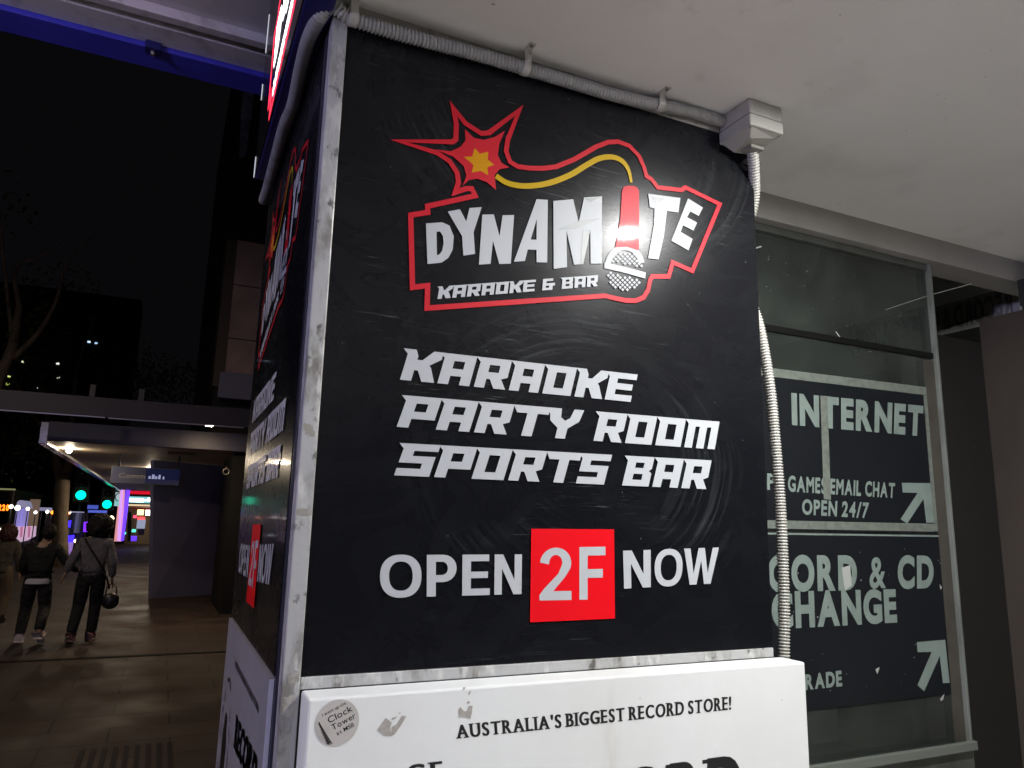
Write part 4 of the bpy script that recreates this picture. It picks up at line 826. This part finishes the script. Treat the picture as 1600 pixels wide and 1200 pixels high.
# ------------------------------------------------------------------ trees
BARK = mat('pale_bark', (.26, .20, .14), .8, mix=[(6, 6, (.12, .09, .06), .4, .7, (1, 1, .3))])
LEAF = mat('night_leaf', (.05, .075, .02), .6, mix=[(3, 3, (.09, .10, .02), .45, .7, ONE)])
def tree(name, label, base, trunk, branches, leaves, spread, nleaf):
    t = thing(name, label, 'tree', base, 0, 'street trees'); g = MB(); r0 = trunk[-1][1]
    pts = [(Vector(p), r_) for p, r_ in trunk]; g.tube([p for p, _ in pts], [r_ for _, r_ in pts], 10)
    for br in branches:
        g.tube(smooth_path([p for p, _ in br], 4), [br[0][1]+(br[-1][1]-br[0][1])*i/(4*(len(br)-1)) for i in range(4*(len(br)-1)+1)], 7)
    g.build('trunk', BARK, t); c = MB()
    for cx_, cy_, cz_, rr in leaves:
        for i in range(nleaf):
            d = Vector((random.gauss(0, 1), random.gauss(0, 1), random.gauss(0, .8))); d = d.normalized()*rr*random.random()**.4
            p_ = Vector((cx_, cy_, cz_))+d; s_ = random.uniform(.05, .13)
            a_ = Vector((random.gauss(0, 1), random.gauss(0, 1), random.gauss(0, 1))).normalized(); b_ = a_.orthogonal().normalized()
            c.add([p_-a_*s_, p_+b_*s_*.45, p_+a_*s_, p_-b_*s_*.45], [(0, 1, 2, 3)])
    c.build('crown', LEAF, t); return t
b_ = hit(93, 884, 2, 0); s_ = b_.y/FPX
def loc(px, py, dy=0.): p_ = hit(px, py, 1, b_.y+dy); return (p_.x-b_.x, dy, p_.z)
tree('street_tree', 'broad forked street tree with brown trunk behind the walking pair', (b_.x, b_.y, 0), [(loc(93, 886), .30), (loc(94, 850), .24), (loc(95, 800), .23), (loc(97, 760), .24), (loc(98, 740), .2)],
     [[(loc(97, 765), .18), (loc(88, 720), .13), (loc(78, 670, .5), .10), (loc(60, 600, .8), .05)], [(loc(97, 762), .17), (loc(108, 720), .12), (loc(112, 670, -.6), .09), (loc(120, 580, -.5), .05), (loc(150, 490, -.5), .02)], [(loc(80, 680, .5), .08), (loc(45, 640), .05), (loc(10, 560), .02)]],
     [(*loc(20, 585), 2.0), (*loc(70, 560, 1), 2.1), (*loc(130, 575), 1.9), (*loc(200, 590, 1), 1.6), (*loc(260, 600), 1.3), (*loc(-40, 500), 2.4), (*loc(90, 480, 1.5), 1.8), (*loc(30, 700, 1), 1.2), (*loc(60, 690, 2), 1.0)], 1, 420)
nbz = hit(40, 1000, 1, 17.)
def loc2(px, py, dy=0.): p_ = hit(px, py, 1, 17.+dy); return (p_.x, dy, p_.z)
tree('bare_tree', 'thin bare limbed tree with pale branches rising left of the canopy', (0, 17., 0), [((loc2(-60, 700)[0], 0, 0), .16), (loc2(-50, 760), .14), (loc2(-20, 640), .12), (loc2(20, 540), .10), (loc2(30, 480), .07)],
     [[(loc2(20, 560), .07), (loc2(60, 520), .05), (loc2(88, 470, .3), .035), (loc2(104, 414, .3), .026), (loc2(146, 368, .2), .012)], [(loc2(30, 480), .06), (loc2(24, 420), .04), (loc2(62, 402), .022), (loc2(95, 381), .008)], [(loc2(20, 540), .05), (loc2(5, 400), .03), (loc2(-10, 250), .02)]],
     [(*loc2(20, 500), .9), (*loc2(-20, 330), 1.0)], 1, 60)

# ------------------------------------------------------------------ unseen street lamp added beside the kerb to light the footpath
sl_ = thing('added_street_lamp', 'added unseen street lamp with flat warm head, lighting the footpath', 'street lamp', (-5.6, 5.0, 0))
MB().tube([(0, 0, 0), (0, 0, .6), (0, 0, 6.4), (.3, 0, 6.9), (1.2, 0, 7.0)], [.11, .08, .06, .05, .04], 12).build('pole', mat('lamp_grey', (.2, .2, .21), .5), sl_)
hd_ = MB().box(1.1, 1.75, -.16, .16, 6.95, 7.05).build('lamp_head', mat('lamp_grey', (.2, .2, .21), .5), sl_, bevel=.02)
MB().box(1.15, 1.70, -.13, .13, 6.935, 6.949).build('diffuser', glow('added_street_light', (1.0, .80, .58), STREET_FILL), hd_)

# ================================================================== PEOPLE
def skin_body(name, verts, edges, m, parent=None, root=0, sub=2):
    """one continuous surface grown round a skeleton: verts = (x, y, z, rx[, ry])"""
    me = bpy.data.meshes.new(name); me.from_pydata([v[:3] for v in verts], edges, []); o = bpy.data.objects.new(name, me); COL.objects.link(o)
    me.materials.append(m); o.modifiers.new('skin', 'SKIN'); sm = o.modifiers.new('smooth', 'SUBSURF'); sm.levels = sub; sm.render_levels = sub
    if not me.skin_vertices: me.attributes
    bm_ = bmesh.new(); bm_.from_mesh(me); ly = bm_.verts.layers.skin.verify(); bm_.verts.ensure_lookup_table()
    for i, v in enumerate(verts):
        d = bm_.verts[i][ly]; d.radius = (v[3], v[4] if len(v) > 4 else v[3]); d.use_root = (i == root)
    bm_.to_mesh(me); bm_.free(); o.modifiers['skin'].use_smooth_shade = True
    if parent: o.parent = parent
    return o
def chain(verts, edges, start, pts):
    last = start
    for p in pts: verts.append(p); edges.append((last, len(verts)-1)); last = len(verts)-1
    return last
SKIN = mat('skin', (.34, .21, .15), .5)
def person(label, loc_, h, J, mats, hair, extras):
    """J: joints at height 1.70 scale; x right, y ahead (away from the lens), z up"""
    t = thing('person', label, 'person', loc_, 0); k = h/1.70; s3 = lambda p: tuple(c*k for c in p)
    V = [(*s3(J['pelvis']), .13*k, .10*k)]; E = []
    V_ = lambda p, a, b=None: (*s3(p), a*k, (b or a)*k)
    chest = chain(V, E, 0, [V_(J['waist'], .115, .09), V_(J['chest'], .145, .10)])
    neck = chain(V, E, chest, [V_(J['neck'], .055), V_(J['jaw'], .066, .075), V_(J['head'], .078, .092), V_(J['crown'], .055, .065)])
    for sd in 'LR':
        wr = chain(V, E, chest, [V_(J['sh'+sd], .058), V_(J['el'+sd], .040), V_(J['wr'+sd], .026), V_(J['ha'+sd], .030, .018)])
        hp = Vector(J['ha'+sd]); dr = (hp-Vector(J['wr'+sd])).normalized(); side = Vector((0, 1, 0)); 
        for i in range(4):
            o_ = side*(-.024+.016*i); ln = (.075, .085, .08, .065)[i]; b1 = hp+dr*.035+o_; b2 = hp+dr*(.035+ln*.5)+o_+Vector((0, .004, 0)); b3 = hp+dr*(.035+ln*.85)+o_+Vector((0, .016, 0))
            chain(V, E, wr, [V_(b1, .0095), V_(b2, .0085), V_(b3, .0075)])
        th = hp+Vector((0, .03, 0)); chain(V, E, wr, [V_(th, .011), V_(th+dr*.035+Vector((0, .014, 0)), .009)])
        chain(V, E, 0, [V_(J['hi'+sd], .085), V_(J['kn'+sd], .056), V_(J['an'+sd], .038), V_(J['to'+sd], .036, .025)])
    skin_body('body', V, E, SKIN, t, 0, 1)
    # face: eyes, nose, mouth, ears (turned away from the lens)
    hd = Vector(J['head'])*k; fd = Vector((.05, 1, 0)).normalized()
    g = MB()
    for sx in (-1, 1): g.tube([hd+Vector((sx*.03*k, .085*k, .01*k)), hd+Vector((sx*.03*k, .094*k, .01*k))], .011*k, 8)
    g.build('eyes', mat('eye_dark', (.02, .015, .012), .3), t)
    g = MB(); g.tube([hd+Vector((0, .085*k, .01*k)), hd+Vector((0, .112*k, -.03*k)), hd+Vector((0, .09*k, -.035*k))], [.008*k, .014*k, .01*k], 8)
    for sx in (-1, 1): g.tube([hd+Vector((sx*.078*k, 0, .015*k)), hd+Vector((sx*.09*k, -.008*k, 0)), hd+Vector((sx*.08*k, 0, -.03*k))], [.012*k, .018*k, .01*k], 8)
    g.build('nose_and_ears', SKIN, t)
    MB().tube([hd+Vector((-.024*k, .082*k, -.058*k)), hd+Vector((0, .092*k, -.06*k)), hd+Vector((.024*k, .082*k, -.058*k))], .007*k, 6).build('mouth', mat('lip', (.3, .1, .09), .5), t)
    # clothes
    top, trs, shoe = mats
    V = [V_(J['waist'], .165, .135)]; E = []; pv = Vector(J['pelvis']); hz = extras.get('hem', 0)
    chain(V, E, 0, [V_(pv+Vector((0, 0, hz)), .175, .145), V_(pv+Vector((0, 0, hz-.10)), .172, .143)])
    c_ = chain(V, E, 0, [V_(J['chest'], .180, .130)]); chain(V, E, c_, [V_(Vector(J['neck'])-Vector((0, 0, .03)), .085)])
    for sd in 'LR':
        w0 = Vector(J['wr'+sd]); e0 = Vector(J['el'+sd]); chain(V, E, c_, [V_(J['sh'+sd], .084), V_(e0, .070), V_(e0.lerp(w0, .5), .062), V_(e0.lerp(w0, 1.0), .050)])
    skin_body('top', V, E, top, t, 0, 2)
    V = [V_(J['pelvis'], .160, .132)]; E = []; chain(V, E, 0, [V_(J['waist'], .140, .115)])
    for sd in 'LR': kn, an = Vector(J['kn'+sd]), Vector(J['an'+sd]); chain(V, E, 0, [V_(J['hi'+sd], .118), V_(Vector(J['hi'+sd]).lerp(kn, .5), .104), V_(kn, .088), V_(kn.lerp(an, .5), .080), V_(kn.lerp(an, 1.02), .074)])
    skin_body('trousers', V, E, trs, t, 0, 2)
    for sd in 'LR':
        an, to = Vector(J['an'+sd]), Vector(J['to'+sd]); hl = an+(an-to).normalized()*.045; hl.z = to.z+(an.z-to.z)*.55
        V = [V_(an.lerp(to, .15), .066, .070), V_(an.lerp(to, .6), .066, .060), V_(to+(to-an)*.30, .060, .044), V_(hl, .060, .054)]; skin_body('shoe', V, [(0, 1), (1, 2), (0, 3)], shoe, t, 0, 1)
    # hair: many short strands of volume over the skull
    hc, hr, hm = hair; bm_ = bmesh.new(); bmesh.ops.create_icosphere(bm_, subdivisions=5, radius=1)
    from mathutils import noise as mnoise
    for v in bm_.verts:
        n_ = v.co.normalized(); d = 1+.13*mnoise.noise(n_*2.6+Vector((hr[0]*90, 0, 0)))+.10*mnoise.noise(n_*7)+.07*mnoise.noise(n_*16)
        v.co = Vector((n_.x*hr[0], n_.y*hr[1], n_.z*hr[2]))*d*k + Vector(hc)*k
    me = bpy.data.meshes.new('hair'); bm_.to_mesh(me); bm_.free()
    for p in me.polygons: p.use_smooth = True
    me.materials.append(hm); o = bpy.data.objects.new('hair', me); COL.objects.link(o); o.parent = t
    return t, k
HAIR = mat('dark_hair', (.010, .008, .008), .75, bump=(60, .8, .02)); RHAIR = mat('dark_red_hair', (.05, .012, .010), .6, bump=(60, .6, .02))
BLACKC = mat('black_cloth', (.006, .006, .007), .8, bump=(11, .9, .05)); GREYC = mat('grey_knit', (.16, .15, .17), .85, mix=[(4, 4, (.12, .115, .13), .4, .7, ONE)], bump=(10, 1, .06)); WSH = mat('white_shoe', (.68, .60, .60), .6)
PSH = mat('patterned_shoe', (.10, .05, .05), .6, mix=[(22, 2, (.6, .25, .2), .55, .6, ONE), (30, 2, (.7, .65, .5), .62, .66, ONE)])
# woman on the right: grey top, big hair, strap and handbag
f1 = hit(128, 1003, 2, 0)
JW = dict(pelvis=(0.02, 0, .93), waist=(.02, .01, 1.10), chest=(.02, .02, 1.30), neck=(.03, .03, 1.44), jaw=(.035, .05, 1.50), head=(.04, .04, 1.57), crown=(.04, .03, 1.65),
          shL=(-.15, .02, 1.36), elL=(-.25, .02, 1.12), wrL=(-.31, .06, .94), haL=(-.33, .08, .88), shR=(.19, .02, 1.36), elR=(.26, -.02, 1.10), wrR=(.275, .06, .88), haR=(.285, .09, .81),
          hiL=(-.07, 0, .86), knL=(-.10, .05, .48), anL=(-.135, -.16, .14), toL=(-.15, -.02, .04), hiR=(.11, 0, .86), knR=(.10, .14, .50), anR=(.085, .16, .09), toR=(.10, .31, .04))
wm, k1 = person('person with big dark hair in grey top, walking away with handbag', (f1.x, f1.y, 0), 1.70, JW, (GREYC, BLACKC, PSH), ((.045, .01, 1.60), (.175, .165, .17), HAIR), dict(hem=.03))
MB().tube([(-.12, -.10, 1.42), (-.03, -.150, 1.28), (.07, -.165, 1.14), (.15, -.15, 1.0), (.22, -.09, .86), (.26, -.03, .72)], .014, 6).build('shoulder_strap', mat('strap_black', (.008, .008, .008), .6), wm)
hb = thing('handbag', 'black rounded handbag hanging at the hip of the person in grey', 'handbag', (f1.x+.29, f1.y-.02, .56))
bm_ = bmesh.new(); bmesh.ops.create_icosphere(bm_, subdivisions=3, radius=1)
for v in bm_.verts: v.co = Vector((v.co.x*.115, v.co.y*.06, v.co.z*.105-(.02 if v.co.z < 0 else 0)))
me = bpy.data.meshes.new('bag_body'); bm_.to_mesh(me); bm_.free(); me.materials.append(mat('bag_leather', (.012, .011, .012), .35)); o = bpy.data.objects.new('bag_body', me); COL.objects.link(o); o.parent = hb
for p in me.polygons: p.use_smooth = True
MB().tube([(-.07, 0, .08), (-.06, .05, .17), (0, .09, .235), (.06, .06, .17), (.07, 0, .08)], .010, 8).build('handle', mat('strap_black', (.008, .008, .008), .6), hb)
# shorter person on the left
f2 = hit(46, 1005, 2, 0)
JM_ = dict(pelvis=(0, 0, .92), waist=(0, .01, 1.08), chest=(.01, .02, 1.29), neck=(.03, .03, 1.43), jaw=(.05, .05, 1.49), head=(.06, .04, 1.56), crown=(.06, .03, 1.63),
           shL=(-.17, .02, 1.34), elL=(-.22, .06, 1.10), wrL=(-.20, .16, .94), haL=(-.20, .2, .88), shR=(.19, .02, 1.34), elR=(.34, .0, 1.12), wrR=(.50, .06, 1.0), haR=(.55, .08, .985),
           hiL=(-.09, 0, .86), knL=(-.12, .14, .49), anL=(-.15, .10, .10), toL=(-.16, .25, .035), hiR=(.09, 0, .86), knR=(.12, .08, .48), anR=(.12, -.22, .20), toR=(.15, -.12, .06))
mn, k2 = person('person in black jacket over white hem, white shoes, walking away', (f2.x, f2.y, 0), 1.62, JM_, (BLACKC, mat('charcoal_cloth', (.010, .010, .011), .8, bump=(11, .9, .05)), WSH), ((.06, .0, 1.575), (.095, .105, .115), HAIR), dict(hem=.09))
g = MB(); n_ = 20; rr = [(.168, .140, .91), (.176, .148, .875), (.174, .146, .835)]
g.add([(a_*math.cos(2*PI*j/n_)*k2, b2*math.sin(2*PI*j/n_)*k2, zz*k2) for a_, b2, zz in rr for j in range(n_)], [(i*n_+j, i*n_+(j+1) % n_, (i+1)*n_+(j+1) % n_, (i+1)*n_+j) for i in range(2) for j in range(n_)], True)
g.build('shirt_hem', mat('white_hem', (.55, .54, .60), .8), mn)
# third person, partly cut by the picture's edge
f3 = hit(-12, 975, 2, 0)
JT = dict(JW); JT.update(wrL=(-.22, .05, .9), haL=(-.23, .08, .84), elL=(-.22, 0, 1.12))
person('person with dark red hair in olive coat, cut by the picture edge', (f3.x, f3.y, 0), 1.55, JT, (mat('olive_cloth', (.05, .046, .034), .85, bump=(10, 1, .05)), mat('tan_cloth', (.12, .09, .06), .85), mat('dark_shoe', (.03, .025, .02), .6)), ((.045, .0, 1.56), (.14, .14, .17), RHAIR), dict(hem=.0))
